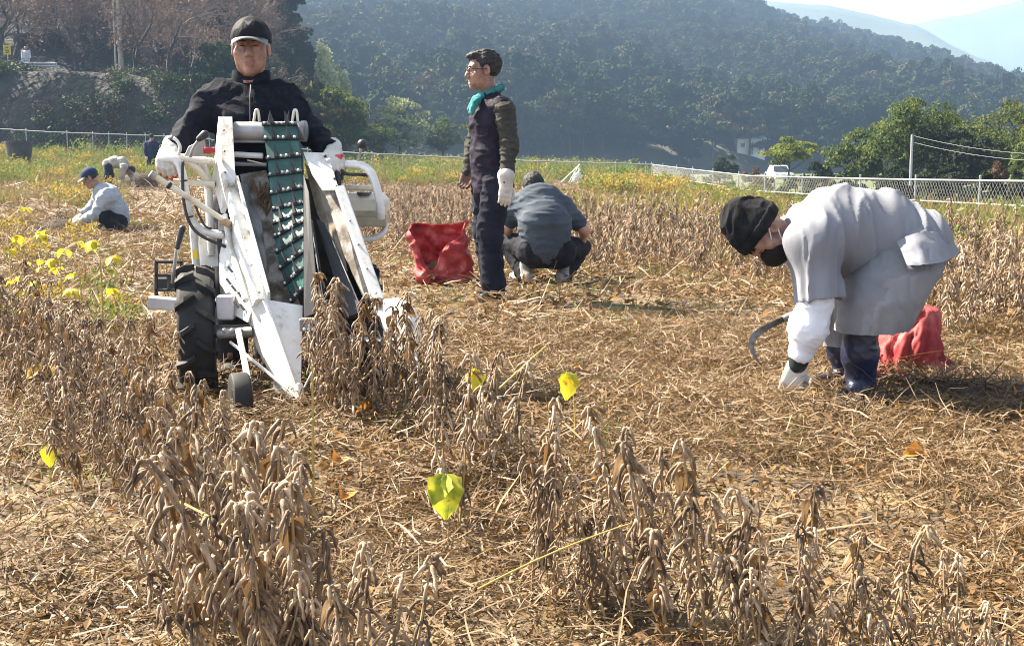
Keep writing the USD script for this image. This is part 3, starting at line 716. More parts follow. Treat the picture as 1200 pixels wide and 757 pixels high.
def vnormals(m):
    v, f = m; n = np.zeros_like(v); fn = np.cross(v[f[:, 1]] - v[f[:, 0]], v[f[:, 2]] - v[f[:, 0]])
    for k in range(3): np.add.at(n, f[:, k], fn)
    return n / (np.linalg.norm(n, axis=1, keepdims=True) + 1e-12)

def folds(m, amp=0.012, freq=7.0, stretch=(1, 1, 1), seed=1, fine=0.35):
    """Cloth creases: ridged noise pushed along the surface's normal."""
    v, f = m; n = vnormals(m); q = v * np.asarray(stretch)
    w = q + 0.35 / freq * np.stack([fbm(q * freq * 0.8, 2, seed + k) - 0.5 for k in (1, 2, 3)], 1) * 2
    a = fbm(w * freq * 0.7, 2, seed) - 0.5; b = (1 - np.abs(2 * noise(w * freq * 1.5, seed + 5) - 1)) ** 4; c = (1 - np.abs(2 * noise(w * freq * 3.1, seed + 9) - 1)) ** 4
    return v + n * (amp * (a * 0.9 + b * 0.75 + c * fine - 0.3))[:, None], f

def union(*ms):
    try:
        out = None
        for v, f in ms:
            m = manifold3d.Manifold(manifold3d.Mesh(np.ascontiguousarray(v, np.float32), np.ascontiguousarray(f, np.uint32)))
            if m.is_empty() or m.status() != manifold3d.Error.NoError: raise ValueError
            out = m if out is None else out + m
        q = out.to_mesh(); return np.array(q.vert_properties[:, :3], float), np.array(q.tri_verts, int)
    except Exception:
        return join(ms)

def xf(m, R, c, s=1.0):
    return (m[0] * s) @ np.asarray(R).T + np.asarray(c), m[1]

def look(fwd, up):
    """Axes of a head: x to its right, y forward, z up."""
    y = unit(fwd); x = unit(np.cross(y, up)); return np.stack([x, y, np.cross(x, y)], 1)

def head_shape(h=0.0045, neck=True, mask=False):
    b = Blend(0.022)
    b.ell([0, -0.012, 0.035], [0.076, 0.094, 0.084]).ell([0, 0.028, -0.04], [0.061, 0.066, 0.078])
    b.ell([0, 0.067, -0.098], 0.021, k=0.03).cone([-0.047, 0.05, -0.022], [-0.04, 0.02, -0.085], 0.026, 0.02).cone([0.047, 0.05, -0.022], [0.04, 0.02, -0.085], 0.026, 0.02)
    b.cone([-0.042, 0.074, 0.026], [0.042, 0.074, 0.026], 0.012, k=0.02)
    b.cut([-0.031, 0.104, 0.006], [0.019, 0.022, 0.014], k=0.014).cut([0.031, 0.104, 0.006], [0.019, 0.022, 0.014], k=0.014)
    b.ell([-0.031, 0.077, 0.006], 0.0135, k=0.005).ell([0.031, 0.077, 0.006], 0.0135, k=0.005)
    b.cone([0, 0.089, 0.012], [0, 0.107, -0.03], 0.008, 0.0125, k=0.012).ell([-0.013, 0.096, -0.036], 0.0095, k=0.006).ell([0.013, 0.096, -0.036], 0.0095, k=0.006)
    b.cone([-0.019, 0.087, -0.064], [0.019, 0.087, -0.064], 0.0065, k=0.006).cone([-0.016, 0.087, -0.077], [0.016, 0.087, -0.077], 0.007, k=0.006)
    b.cut([0, 0.1, -0.0705], [0.022, 0.012, 0.0022], k=0.003)
    for s in (-1, 1):
        b.ell([s * 0.079, -0.006, -0.002], [0.011, 0.021, 0.033], k=0.008).cut([s * 0.088, 0.0, 0.0], [0.008, 0.011, 0.02], k=0.006)
    if neck: b.cone([0, -0.018, -0.06], [0, -0.035, -0.17], 0.050, 0.056, k=0.03)
    return b.mesh(h)
HEAD = head_shape(); HEAD_LOW = head_shape(0.009)
def brow(s): return tube(bezier([s * 0.013, 0.092, 0.024], [s * 0.03, 0.094, 0.032], [s * 0.05, 0.078, 0.023], n=6), [0.002, 0.004, 0.0042, 0.0038, 0.003, 0.0012], 6)
def eye_line(s): return tube(bezier([s * 0.018, 0.0895, 0.004], [s * 0.031, 0.0945, 0.0075], [s * 0.046, 0.082, 0.003], n=6), [0.001, 0.0022, 0.0028, 0.0026, 0.002, 0.001], 6)

def hand_shape(curl=0.5, thumb=0.5, spread=0.16, fat=1.0, h=0.0042, side=1, plump=0.0):
    """A hand along +y from the wrist at the origin; the back of it faces +z, the thumb is at side * x."""
    b = Blend(0.010); r = 0.0086 * fat + plump
    for i, x in enumerate((-0.03, -0.010, 0.011, 0.031)):
        b.cone([x * 0.7, 0.005, 0], [x, 0.082, 0.004 - 0.004 * abs(i - 1.5)], 0.017 * fat + plump, 0.0125 * fat + plump, k=0.014)
    for i, (x, L) in enumerate(zip((0.031, 0.011, -0.010, -0.03), (0.070, 0.080, 0.074, 0.058))):
        x *= side; p = np.array([x, 0.083, 0.002]); a = -0.15 - curl * (0.55 + 0.06 * i); az = x * spread * 14
        for j, (sg, rr) in enumerate(((0.45, 1.0), (0.32, 0.92), (0.26, 0.8))):
            d = np.array([math.sin(az) * math.cos(a), math.cos(az) * math.cos(a), math.sin(a)]); q = p + d * L * sg * 1.08
            b.cone(p, q, r * (1.0 if j == 0 else 0.95) * (1.06 - 0.08 * j), r * rr, k=0.0035 if j else 0.006); p = q; a -= curl * (1.15 if j == 0 else 0.8)
    p0, p1 = np.array([side * 0.022, 0.018, -0.006]), np.array([side * 0.05, 0.045, -0.014 - 0.012 * thumb])
    p2 = p1 + np.array([side * 0.012 * (1 - thumb), 0.03, -0.012 * thumb - 0.004]); p3 = p2 + np.array([-side * 0.012 * thumb, 0.024, -0.012 * thumb])
    b.cone(p0, p1, 0.017 * fat + plump, 0.012 * fat + plump, k=0.012).cone(p1, p2, 0.0112 * fat + plump, 0.0102 * fat + plump, k=0.005).cone(p2, p3, 0.0102 * fat + plump, 0.0085 * fat + plump, k=0.004)
    return b.mesh(h, 0.012)
def hand_axes(wrist, to, back):
    y = unit(np.asarray(to) - np.asarray(wrist)); z = np.asarray(back, float); z = unit(z - (z @ y) * y); return np.stack([np.cross(y, z), y, z], 1)

skin_m = mat('skin', [(0.40, 0.20, 0.13), (0.50, 0.28, 0.19)], 0.5, scale=22, bump=0.15, bump_scale=300, bump_dist=0.002)
skin_warm = mat('skin_tanned', [(0.17, 0.083, 0.056), (0.27, 0.14, 0.098), (0.38, 0.22, 0.16)], 0.5, scale=22, bump=0.15, bump_scale=300, bump_dist=0.002)
hair_m = mat('dark_hair', [(0.008, 0.007, 0.006), (0.025, 0.022, 0.02)], 0.75, scale=60, stretch=(1, 1, 0.2), bump=1.0, bump_scale=160, bump_dist=0.004)
def cloth(name, a, b, rough=0.85, bump=0.25, bs=260, **k): return mat(name, [a, b], rough, scale=k.pop('scale', 9), spec=0.15, bump=bump, bump_scale=bs, bump_dist=0.004, **k)
glove_m = cloth('knit_glove', (0.44, 0.42, 0.38), (0.62, 0.60, 0.56), 0.9, 0.5, 320)
glove_red = cloth('red_rubber_palm', (0.40, 0.03, 0.04), (0.55, 0.06, 0.06), 0.6)
boot_m = mat('navy_rubber', [(0.006, 0.008, 0.022), (0.014, 0.018, 0.045)], 0.32, scale=14, bump=0.1)
black_m = mat('black_cloth', [(0.010, 0.010, 0.013), (0.025, 0.025, 0.03)], 0.85, scale=10, bump=0.4, bump_scale=220, bump_dist=0.004)

def body_mesh(head_m, Rh, hc, hs, coarse, h=0.016):
    """The one continuous skin: head and neck joined to the blended trunk and limbs."""
    return union(xf(head_m, Rh, hc, hs), coarse.mesh(h))

def limb_body(J, s=1.0):
    """Trunk and limbs of a figure with joints J, a little thinner than its clothes."""
    b = Blend(0.04)
    b.chain([J['pelvis'], J['waist'], J['chest'], J['neck']], [0.10 * s, 0.095 * s, 0.11 * s, 0.05 * s])
    for q in 'ab':
        b.chain([J['chest'] * 0.35 + J['sh' + q] * 0.65, J['sh' + q], J['el' + q], J['wr' + q]], [0.06 * s, 0.05 * s, 0.038 * s, 0.018 * s])
        b.cone(J['wr' + q], J['wr' + q] * 0.7 + J['ha' + q] * 0.3, 0.017 * s, 0.012 * s)
        b.chain([J['pelvis'] * 0.4 + J['hi' + q] * 0.6, J['hi' + q], J['kn' + q], J['an' + q] + [0, 0, 0.02]], [0.08 * s, 0.075 * s, 0.05 * s, 0.034 * s])
        b.cone(J['an' + q] + [0, 0, 0.01], J['an' + q] * 0.5 + J['to' + q] * 0.5 + [0, 0, 0.015], 0.030 * s, 0.020 * s)
    return b

def shoe(an, to, ground, r=0.048, h=0.009):
    a = np.array([an[0], an[1], ground + r * 0.75]); t = np.array([to[0], to[1], ground + r * 0.55]); d = unit(t - a)
    b = Blend(0.03).cone(a - d * 0.04, t, r, r * 0.72).cone(a + [0, 0, 0.0], np.array([an[0], an[1], ground + 0.15]), r * 0.95, r * 0.9)
    b.plane([0, 0, ground], [0, 0, -1]); return b.mesh(h)

def top_of(J, rt, ra, k=0.05, hem=None, sleeve=1.0, flat=None, arms='ab', neck_to=0.6):
    """A jacket or shirt: trunk and sleeves. hem: how far below the pelvis joint it hangs."""
    b = Blend(k)
    n = J['chest'] * (1 - neck_to) + J['neck'] * neck_to
    p0 = J['pelvis'] if hem is None else J['pelvis'] + unit(J['pelvis'] - J['waist']) * hem
    b.chain([p0, J['waist'], J['chest'], n], rt, flat=flat)
    for q in arms:
        s = J['sh' + q]; w = J['el' + q] + (J['wr' + q] - J['el' + q]) * max(0, sleeve - 1)
        b.cone(J['chest'] * 0.45 + n * 0.2 + s * 0.35, s, ra[0] * 1.12, ra[0], k=0.085)
        if sleeve >= 1:
            b.cone(s, J['el' + q], ra[0], ra[1], k=0.075)
            if sleeve > 1: b.cone(J['el' + q], w, ra[1], ra[2], k=0.02, end=True)
        else: b.cone(s, s + (J['el' + q] - s) * sleeve, ra[0], ra[1], k=0.05)
    return b

def legs_of(J, r, k=0.04, down=0.94, waist=True):
    b = Blend(k)
    for q in 'ab':
        b.chain([J['hi' + q], J['kn' + q], J['kn' + q] + (J['an' + q] - J['kn' + q]) * down], r, k=0.03)
    if waist: b.chain([J['pelvis'], J['pelvis'] * 0.5 + J['waist'] * 0.5], [r[0] * 1.12, r[0] * 1.05])
    b.cone(J['hia'], J['hib'], r[0] * 0.95)
    return b

def dress(t, o, name, m, mt, smooth=True, **k):
    return put(name, m, mt, t, smooth, off=o, **k)

# ------------------------------------------------ the man behind the machine
Yo = 5.95
J = dict(pelvis=at(293, 235, Yo + .02), waist=at(293, 195, Yo), chest=at(292, 138, Yo), neck=at(293, 98, Yo + .01),
         sha=at(249, 119, Yo), ela=at(222, 154, Yo - .08), wra=at(199, 177, Yo - .26), haa=at(196, 184, Yo - .34),
         shb=at(338, 119, Yo), elb=at(362, 154, Yo - .08), wrb=at(391, 179, Yo - .26), hab=at(396, 184, Yo - .34),
         hia=at(275, 245, Yo), hib=at(311, 245, Yo), kna=at(272, 335, Yo + .0), knb=at(314, 335, Yo + .1), ana=at(270, 415, Yo + .05), anb=at(316, 415, Yo + .2), toa=at(270, 425, Yo - .1), tob=at(316, 425, Yo + .05))
O = np.array([J['pelvis'][0], Yo, 0.0])
t = thing('person', 'older man in dark jacket and black cap walking behind the white machine, gripping its handles', 'person', O)
Rh, hc, hs = look((0.10, -1, 0.03), (0, 0.0, 1)), at(294, 58, Yo - .02), 1.01
put('body', body_mesh(HEAD, Rh, hc, hs, limb_body(J)), skin_warm, t, True, off=O)
jk = cloth('dark_fleece', (0.0035, 0.0045, 0.009), (0.012, 0.0135, 0.022), 0.9, 0.6, 180, scale=40)
b = top_of(J, [0.14, 0.145, 0.147, 0.056], [0.062, 0.056, 0.046], hem=0.06, sleeve=1.9, k=0.05)
b.cone(at(268, 113, Yo), at(320, 113, Yo), 0.066, k=0.06)
dress(t, O, 'jacket', folds(b.mesh(0.010), 0.020, 6.5, (1, 1, 0.8), 3), jk)
col = []
for rr, zz in ((0.082, 112), (0.084, 96), (0.079, 83)):
    c = at(294, zz, Yo); a = np.linspace(0, 2 * PI, 21)[:-1]
    gap = 1 - 0.10 * np.exp(-((a - 1.5 * PI) / 0.5) ** 2)
    col.append(c + np.stack([rr * np.cos(a) * 1.08, rr * np.sin(a) * gap * 0.95 + 0.006, np.where(np.abs(a - 1.5 * PI) < 0.5, -0.03, 0.0) * (zz < 90)], 1))
def loft(rings, thick=0.0, close=True):
    n = len(rings[0]); v = np.vstack(rings); f = []
    for i in range(len(rings) - 1):
        for j in range(n if close else n - 1):
            k = (j + 1) % n; f.append([i * n + j, i * n + k, (i + 1) * n + k]); f.append([i * n + j, (i + 1) * n + k, (i + 1) * n + j])
    m = (v, np.array(f))
    if thick:
        nn = vnormals(m); m = join([m, (v - nn * thick, m[1][:, ::-1])])
    return m
dress(t, O, 'jacket_collar', loft(col, 0.008), jk)
dress(t, O, 'shirt_collar', loft([at(294, 104, Yo) + np.stack([0.068 * np.cos(a), 0.068 * np.sin(a), 0 * a], 1), at(294, 90, Yo) + np.stack([0.067 * np.cos(a), 0.069 * np.sin(a), -0.02 * (np.sin(a) < -0.9)], 1)], 0.004), cloth('plaid_collar', (0.16, 0.05, 0.05), (0.36, 0.22, 0.20), 0.9, scale=40))
dress(t, O, 'zip', tube([at(294, 100, Yo - .12), at(293, 118, Yo - .172), at(293, 150, Yo - .185)], 0.004, 5), mat('zip_metal', [(0.02, 0.02, 0.022), (0.04, 0.04, 0.04)], 0.5, metal=0.3))
dress(t, O, 'trousers', folds(legs_of(J, [0.10, 0.085, 0.075]).mesh(0.018), 0.012, 6), cloth('charcoal_trousers', (0.016, 0.016, 0.02), (0.035, 0.035, 0.04)))
for q in 'ab': dress(t, O, 'shoe', shoe(J['an' + q], J['to' + q], -0.0), black_m)
for q, sd in (('a', 1), ('b', -1)):
    R = hand_axes(J['wr' + q], J['ha' + q] + [0, -0.05, -0.05], (0, -0.3, 1)); hm = xf(hand_shape(0.75, 0.6, fat=1.15, side=-sd, plump=0.002), R, J['wr' + q] + [0, -0.015, 0.0])
    g = dress(t, O, 'glove', hm, glove_m)
    pal = xf(hand_shape(0.78, 0.6, fat=1.1, side=-sd, plump=0.002, h=0.005), R, J['wr' + q] + R @ np.array([0, 0.004, -0.009]))
    put('palm_coating', pal, glove_red, g, True, off=O)
    dress(t, O, 'glove_cuff', folds(Blend().cone(J['wr' + q] - R[:, 1] * 0.055, J['wr' + q] + R[:, 1] * 0.02, 0.041, 0.034).mesh(0.006), 0.003, 40), glove_m)
# his cap: crown, button, brim and a small grey emblem on the front
crn = Blend(0.01).ell([0, -0.010, 0.047], [0.091, 0.110, 0.098]).plane([0, 0, 0.030], [0, 0.10, -1])
cap_m = cloth('black_cap', (0.004, 0.004, 0.005), (0.012, 0.012, 0.015), 0.7, 0.4, 200)
cp_ = dress(t, O, 'cap', xf(folds(crn.mesh(0.005), 0.004, 16, (1, 1, 0.5)), Rh, hc, hs), cap_m)
def brim(w=0.088, L=0.072, z0=0.048, dip=0.016):
    a = np.linspace(-1.15, 1.15, 17); r = []
    for u in (0, 0.35, 0.7, 1.0):
        r.append(np.stack([np.sin(a) * w * (1 + 0.03 * u), np.cos(a) * (0.094 + L * u * np.cos(a * 0.75)), z0 - dip * u - 0.020 * np.abs(np.sin(a)) ** 2 * (0.5 + 0.7 * u)], 1))
    m = loft(r, 0, False); v = m[0]; return join([m, (v - [0, 0, 0.005], m[1][:, ::-1]), loft([r[-1], r[-1] - [0, 0, 0.005]], 0, False)])
put('brim', xf(brim(), Rh, hc, hs), mat('grey_brim', [(0.07, 0.071, 0.076), (0.13, 0.13, 0.137)], 0.5, scale=20), cp_, True, off=O)
em = [[-0.016, 0.012], [0.0, 0.006], [0.016, 0.012], [0.010, 0.0], [0.0, -0.010], [-0.010, 0.0]]
put('emblem', xf(slab([[x, 0.094 - abs(x) * 0.12 - 0.25 * z, 0.104 + z] for x, z in em], 0.003), Rh, hc, hs), mat('emblem_grey', [(0.35, 0.35, 0.36)] * 2, 0.5), cp_, off=O)
put('button', xf(ball([0, -0.010, 0.146], [0.008, 0.008, 0.004], 1), Rh, hc, hs), cap_m, cp_, True, off=O)
for s in (-1, 1):
    dress(t, O, 'eyebrow', xf(brow(s), Rh, hc, hs), hair_m); dress(t, O, 'eye', xf(eye_line(s), Rh, hc, hs), hair_m)
dress(t, O, 'lips', xf(join([tube(bezier([-0.021, 0.0905, -0.068], [0, 0.098, -0.0655], [0.021, 0.0905, -0.068], n=7), [0.001, 0.003, 0.004, 0.0038, 0.004, 0.003, 0.001], 6), tube(bezier([-0.018, 0.0895, -0.0735], [0, 0.0985, -0.0765], [0.018, 0.0895, -0.0735], n=7), [0.001, 0.003, 0.0045, 0.005, 0.0045, 0.003, 0.001], 6)]), Rh, hc, hs), mat('lips', [(0.34, 0.13, 0.11), (0.40, 0.17, 0.14)], 0.5))
sb = Blend(0.01).ell([0, -0.02, 0.035], [0.080, 0.094, 0.085]).plane([0, 0, 0.035], [0, 0, 1]).plane([0, 0.025, 0], [0, 1, 0.3]).plane([0, -0.03, -0.035], [0, -0.4, -1])
dress(t, O, 'hair', xf(sb.mesh(0.006), Rh, hc, hs), hair_m)

# ------------------------------------------------ the standing man
Ys = 8.95
gs = float(gz(-0.15, Ys)); f_ = unit([-0.94, -0.34, 0]); l_ = np.array([-f_[1], f_[0], 0]) * 1.0; l_ = np.array([0.34, -0.94, 0])
def S(px, py, dy=0.0): return at(px, py, Ys + dy)
J = dict(pelvis=S(577, 213), waist=S(576, 186), chest=S(576, 142), neck=S(573, 112),
         shb=S(591, 127, -.17), elb=S(597, 172, -.2), wrb=S(593, 211, -.25), hab=S(592, 228, -.26),
         sha=S(564, 125, .17), ela=S(556, 168, .17), wra=S(549, 200, .1), haa=S(544, 218, .08),
         hib=S(583, 216, -.09), knb=S(574, 270, -.1), anb=S(579, 338, -.05), tob=S(566, 347, -.14),
         hia=S(571, 216, .09), kna=S(569, 268, .08), ana=S(577, 336, .1), toa=S(560, 343, .06))
O = np.array([J['pelvis'][0], Ys, gs])
t = thing('person', 'man standing in a dark vest, teal scarf and glasses, looking to the left', 'person', O)
Rh, hc, hs = look((-1, -0.28, -0.04), (0.06, 0, 1)), S(566, 83), 1.10
put('body', body_mesh(HEAD, Rh, hc, hs, limb_body(J)), skin_warm, t, True, off=O)
vest_m = cloth('dark_vest', (0.008, 0.007, 0.014), (0.026, 0.018, 0.034), 0.7, 0.4, 120, scale=12)
b = Blend(0.05).chain([J['pelvis'] + [0, 0, -0.02], J['waist'], J['chest'], J['chest'] * 0.3 + J['neck'] * 0.7], [0.155, 0.155, 0.162, 0.09], flat=(f_, 0.88))
for q in 'ab': b.cone(J['chest'] * 0.5 + J['neck'] * 0.2 + J['sh' + q] * 0.3, J['sh' + q] * 0.85 + J['neck'] * 0.15, 0.10, 0.07, k=0.05)
dress(t, O, 'vest', folds(b.mesh(0.011), 0.013, 6, (1, 1, 1.6), 8), vest_m)
dress(t, O, 'vest_collar', loft([J['neck'] + np.stack([0.086 * np.cos(a), 0.086 * np.sin(a), 0 * a - 0.045], 1) for a in [np.linspace(0, 2 * PI, 19)[:-1]]] + [J['neck'] + np.stack([0.075 * np.cos(a) + 0.006, 0.075 * np.sin(a), 0 * a + 0.022 + 0.02 * np.cos(a)], 1) for a in [np.linspace(0, 2 * PI, 19)[:-1]]], 0.008), vest_m)
slv = cloth('olive_grey_shirt', (0.040, 0.040, 0.033), (0.058, 0.056, 0.047), 0.9, 0.5, 200, scale=30)
for q in 'ab':
    b = Blend(0.03).chain([J['sh' + q] + [0, 0, -0.012], J['el' + q], J['wr' + q]], [0.070, 0.060, 0.047])
    dress(t, O, 'sleeve', folds(b.mesh(0.008), 0.014, 10, (1, 1, 1.6), 4), slv)
zp = [S(551, 128, -.1), S(549, 160, -.08), S(549, 190, -.08)]
jean = cloth('dark_jeans', (0.006, 0.007, 0.014), (0.018, 0.019, 0.032), 0.85, 0.4, 220, scale=7)
dress(t, O, 'trousers', folds(legs_of(J, [0.108, 0.088, 0.078], down=0.97).mesh(0.011), 0.015, 7, (1, 1, 1.3), 6), jean)
for q in 'ab': dress(t, O, 'shoe', shoe(J['an' + q], J['to' + q], gs, 0.052), mat('black_shoe', [(0.01, 0.01, 0.012), (0.03, 0.03, 0.03)], 0.5))
R = hand_axes(J['wrb'], J['hab'], (0.2, -1, 0)); dress(t, O, 'glove', xf(hand_shape(0.35, 0.4, fat=1.15, side=-1, plump=0.002), R, J['wrb'] + [0, 0, -0.02]), glove_m)
dress(t, O, 'glove_cuff', folds(Blend().cone(J['wrb'] + [0, 0, 0.03], J['wrb'] + [0, 0, -0.05], 0.058, 0.044).mesh(0.007), 0.003, 40), glove_m)
R = hand_axes(J['wra'], J['haa'], (0.3, 1, 0)); dress(t, O, 'glove', xf(hand_shape(0.5, 0.5, fat=1.12, side=1, plump=0.002), R, J['wra']), cloth('brown_glove', (0.12, 0.07, 0.055), (0.24, 0.15, 0.12)), label='brown work glove')
teal = cloth('teal_scarf', (0.03, 0.16, 0.17), (0.09, 0.30, 0.30), 0.9, 0.4, 140)
a = np.linspace(0, 2 * PI, 19)[:-1]
sc = Blend(0.012)
ringp = [J['neck'] + [0.062 * math.cos(u) + 0.008 + 0.02, 0.064 * math.sin(u), 0.026 + 0.032 * math.cos(u)] for u in np.linspace(0, 2 * PI, 13)]
sc.chain(ringp, [0.017] * 13)
sc.chain([J['neck'] + [-0.045, -0.05, 0.0], S(558, 119, -.12), S(553, 131, -.11)], [0.02, 0.026, 0.02])
sc.chain([J['neck'] + [-0.05, 0.0, 0.0], S(557, 117, -.03), S(551, 128, -.02)], [0.02, 0.025, 0.02])
dress(t, O, 'scarf', folds(sc.mesh(0.006), 0.012, 18, (1, 1, 0.5), 2), teal)
hb = Blend(0.012).ell([0, -0.022, 0.040], [0.084, 0.098, 0.090]).ell([0.01, 0.055, 0.088], [0.060, 0.045, 0.026], k=0.02).plane([0, 0.055, 0.05], [0, 0.72, -0.75]).plane([0, -0.05, -0.05], [0, -0.1, -1])
hb.cut([-0.082, 0.0, -0.006], [0.03, 0.026, 0.035], k=0.008).cut([0.082, 0.0, -0.006], [0.03, 0.026, 0.035], k=0.008).cut([0, 0.12, -0.02], [0.09, 0.115, 0.07], k=0.01)
dress(t, O, 'hair', xf(folds(hb.mesh(0.005), 0.012, 26, (1.2, 0.35, 1), 5), Rh, hc, hs), hair_m)
for s in (-1, 1):
    dress(t, O, 'eyebrow', xf(brow(s), Rh, hc, hs), hair_m); dress(t, O, 'eye', xf(eye_line(s), Rh, hc, hs), hair_m)
gl = []
for s in (-1, 1):
    ring = [[s * 0.033 + 0.023 * math.cos(u), 0.103 - 0.006 * (1 + math.cos(u) * s) * 0.5, 0.004 + 0.017 * math.sin(u)] for u in np.linspace(0, 2 * PI, 17)]
    gl.append(tube(ring, 0.0022, 5)); gl.append(tube([[s * 0.056, 0.097, 0.010], [s * 0.080, 0.06, 0.010], [s * 0.083, -0.005, 0.006]], 0.0024, 5))
gl.append(tube(bezier([-0.011, 0.103, 0.008], [0, 0.108, 0.012], [0.011, 0.103, 0.008], n=5), 0.0022, 5))
dress(t, O, 'glasses', xf(join(gl), Rh, hc, hs), mat('glasses_frame', [(0.01, 0.01, 0.012)] * 2, 0.3))

# ------------------------------------------------ the squatting man seen from behind
Yq = 9.95; gq = float(gz(0.3, Yq))
def S(px, py, dy=0.0): return at(px, py, Yq + dy)
J = dict(pelvis=S(640, 289, -.04), waist=S(639, 268, -.02), chest=S(633, 243, .14), neck=S(627, 226, .26),
         sha=S(604, 241, .20), ela=S(594, 268, .22), wra=S(607, 290, .42), haa=S(614, 298, .50),
         shb=S(662, 246, .18), elb=S(685, 270, .18), wrb=S(681, 294, .38), hab=S(674, 302, .48),
         hia=S(626, 293, 0), kna=S(594, 283, .38), ana=S(616, 325, .10), toa=S(602, 333, .28),
         hib=S(654, 294, 0), knb=S(681, 290, .36), anb=S(660, 326, .08), tob=S(664, 334, .26))
O = np.array([J['pelvis'][0], Yq, gq])
t = thing('person', 'man squatting with his back turned in a blue grey T-shirt and black trousers', 'person', O)
Rh, hc, hs = look((0, 1, -0.35), (0, 0.35, 1)), S(625, 221, .34), 1.0
put('body', body_mesh(HEAD_LOW, Rh, hc, hs, limb_body(J, 1.05), 0.014), skin_m, t, True, off=O)
tee = cloth('blue_grey_cotton', (0.042, 0.055, 0.072), (0.074, 0.09, 0.11), 0.9, 0.3, 200, scale=5)
b = top_of(J, [0.175, 0.195, 0.195, 0.085], [0.080, 0.072, 0.06], sleeve=0.62, k=0.06, flat=((0, 1, 0.35), 0.74), hem=-0.01)
dress(t, O, 'tshirt', folds(b.mesh(0.011), 0.015, 6.5, (0.45, 0.6, 1.7), 9), tee)
b = Blend(0.05)
for q in 'ab': b.chain([J['hi' + q], J['kn' + q]], [0.112, 0.078]).chain([J['kn' + q], J['an' + q]], [0.076, 0.062], k=0.02)
b.cone(J['hia'], J['hib'], 0.135)
dress(t, O, 'trousers', folds(b.mesh(0.012), 0.013, 8, (1, 1, 1), 3), cloth('black_trousers', (0.008, 0.008, 0.012), (0.022, 0.022, 0.028), 0.85, 0.3))
for q in 'ab': dress(t, O, 'shoe', shoe(J['an' + q], J['to' + q], gq, 0.052), cloth('pale_shoe', (0.20, 0.19, 0.18), (0.40, 0.38, 0.36)))
dress(t, O, 'hair', xf(folds(Blend(0.01).ell([0, -0.016, 0.035], [0.086, 0.103, 0.096]).plane([0, 0.03, 0.03], [0, 0.9, -0.5]).mesh(0.007), 0.008, 34), Rh, hc, hs), hair_m)
for q, sd in (('a', -1), ('b', 1)):
    R = hand_axes(J['wr' + q], J['ha' + q], (0, -0.6, 1)); dress(t, O, 'glove', xf(hand_shape(0.6, 0.6, fat=1.12, side=-sd, plump=0.002, h=0.005), R, J['wr' + q]), glove_m)

# ------------------------------------------------ the man in grey bending with the sickle
Ym = 5.42; gm = float(gz(1.45, 5.3))
def S(px, py, dy=0.0): return at(px, py, Ym + dy)
J = dict(pelvis=S(1068, 288), waist=S(1034, 268), chest=S(980, 264), neck=S(934, 262),
         shb=S(948, 283, -.17), elb=S(957, 352, -.20), wrb=S(937, 418, -.20), hab=S(931, 443, -.20),
         sha=S(938, 278, .17), ela=S(962, 342, .22), wra=S(955, 366, .16), haa=S(940, 366, .14),
         hib=S(1066, 305, -.12), knb=S(1006, 361, -.13), anb=S(1009, 452, -.10), tob=S(992, 466, -.22),
         hia=S(1056, 305, .12), kna=S(984, 362, .17), ana=S(993, 441, .20), toa=S(958, 456, .12))
O = np.array([J['pelvis'][0] - 0.2, Ym, gm])
t = thing('person', 'man in loose grey work clothes, dark beanie and face mask bending down with a sickle', 'person', O)
Rh, hc, hs = look((-0.30, -0.30, -0.92), (-0.93, 0.02, 0.33)), S(897, 273, -.02), 1.08
put('body', body_mesh(HEAD, Rh, hc, hs, limb_body(J)), skin_warm, t, True, off=O)
robe = cloth('grey_cotton', (0.195, 0.20, 0.225), (0.25, 0.257, 0.285), 0.88, 0.25, 240, scale=5)
b = Blend(0.08).chain([J['pelvis'] + [0.045, 0, -0.01], J['pelvis'] + [0, 0, 0.01], J['waist'], J['chest'], J['neck'] * 0.75 + J['chest'] * 0.25], [0.112, 0.128, 0.140, 0.148, 0.078])
for q in 'ab': b.cone(J['chest'] * 0.6 + J['sh' + q] * 0.4, J['sh' + q], 0.10, 0.088, k=0.08).cone(J['sh' + q] + [0.012, 0, 0], J['el' + q] + [0.010, 0, 0.0], 0.092, 0.098 if q == 'b' else 0.08, k=0.08, end=True)
b.chain([S(985, 288, 0.0), S(1015, 296, .0), S(1045, 296, .02)], [0.11, 0.10, 0.095], k=0.08)
b.cone(S(1086, 282, -.07), S(1088, 282, .07), 0.100, 0.100, k=0.06)
dress(t, O, 'jacket', folds(b.mesh(0.009), 0.024, 4.0, (2.3, 0.55, 0.34), 12, 0.22), robe)
def drape(ring0, ring1, thick=0.006, n=6, sag=0.0):
    r = [np.asarray(ring0) * (1 - u) + np.asarray(ring1) * u + [0, 0, -sag * math.sin(PI * u)] for u in np.linspace(0, 1, n)]
    return loft(r, thick, False)
top = [S(1052, 285, -.185), S(1070, 275, -.205), S(1094, 272, -.185), S(1112, 276, -.08), S(1113, 279, .06), S(1098, 275, .17), S(1066, 270, .17)]
bot = [S(1064, 314, -.315), S(1082, 313, -.315), S(1104, 308, -.265), S(1121, 299, -.10), S(1118, 298, .08), S(1103, 300, .20), S(1070, 305, .21)]
def dense(p, n=40):
    p = np.array(p); u = np.linspace(0, len(p) - 1, n); i = np.clip(u.astype(int), 0, len(p) - 2); f = (u - i)[:, None]; return p[i] * (1 - f) + p[i + 1] * f
dress(t, O, 'jacket_tail', folds(drape(dense(top), dense(bot), 0.008, 12), 0.010, 7, (2, 2, 0.6)), robe)
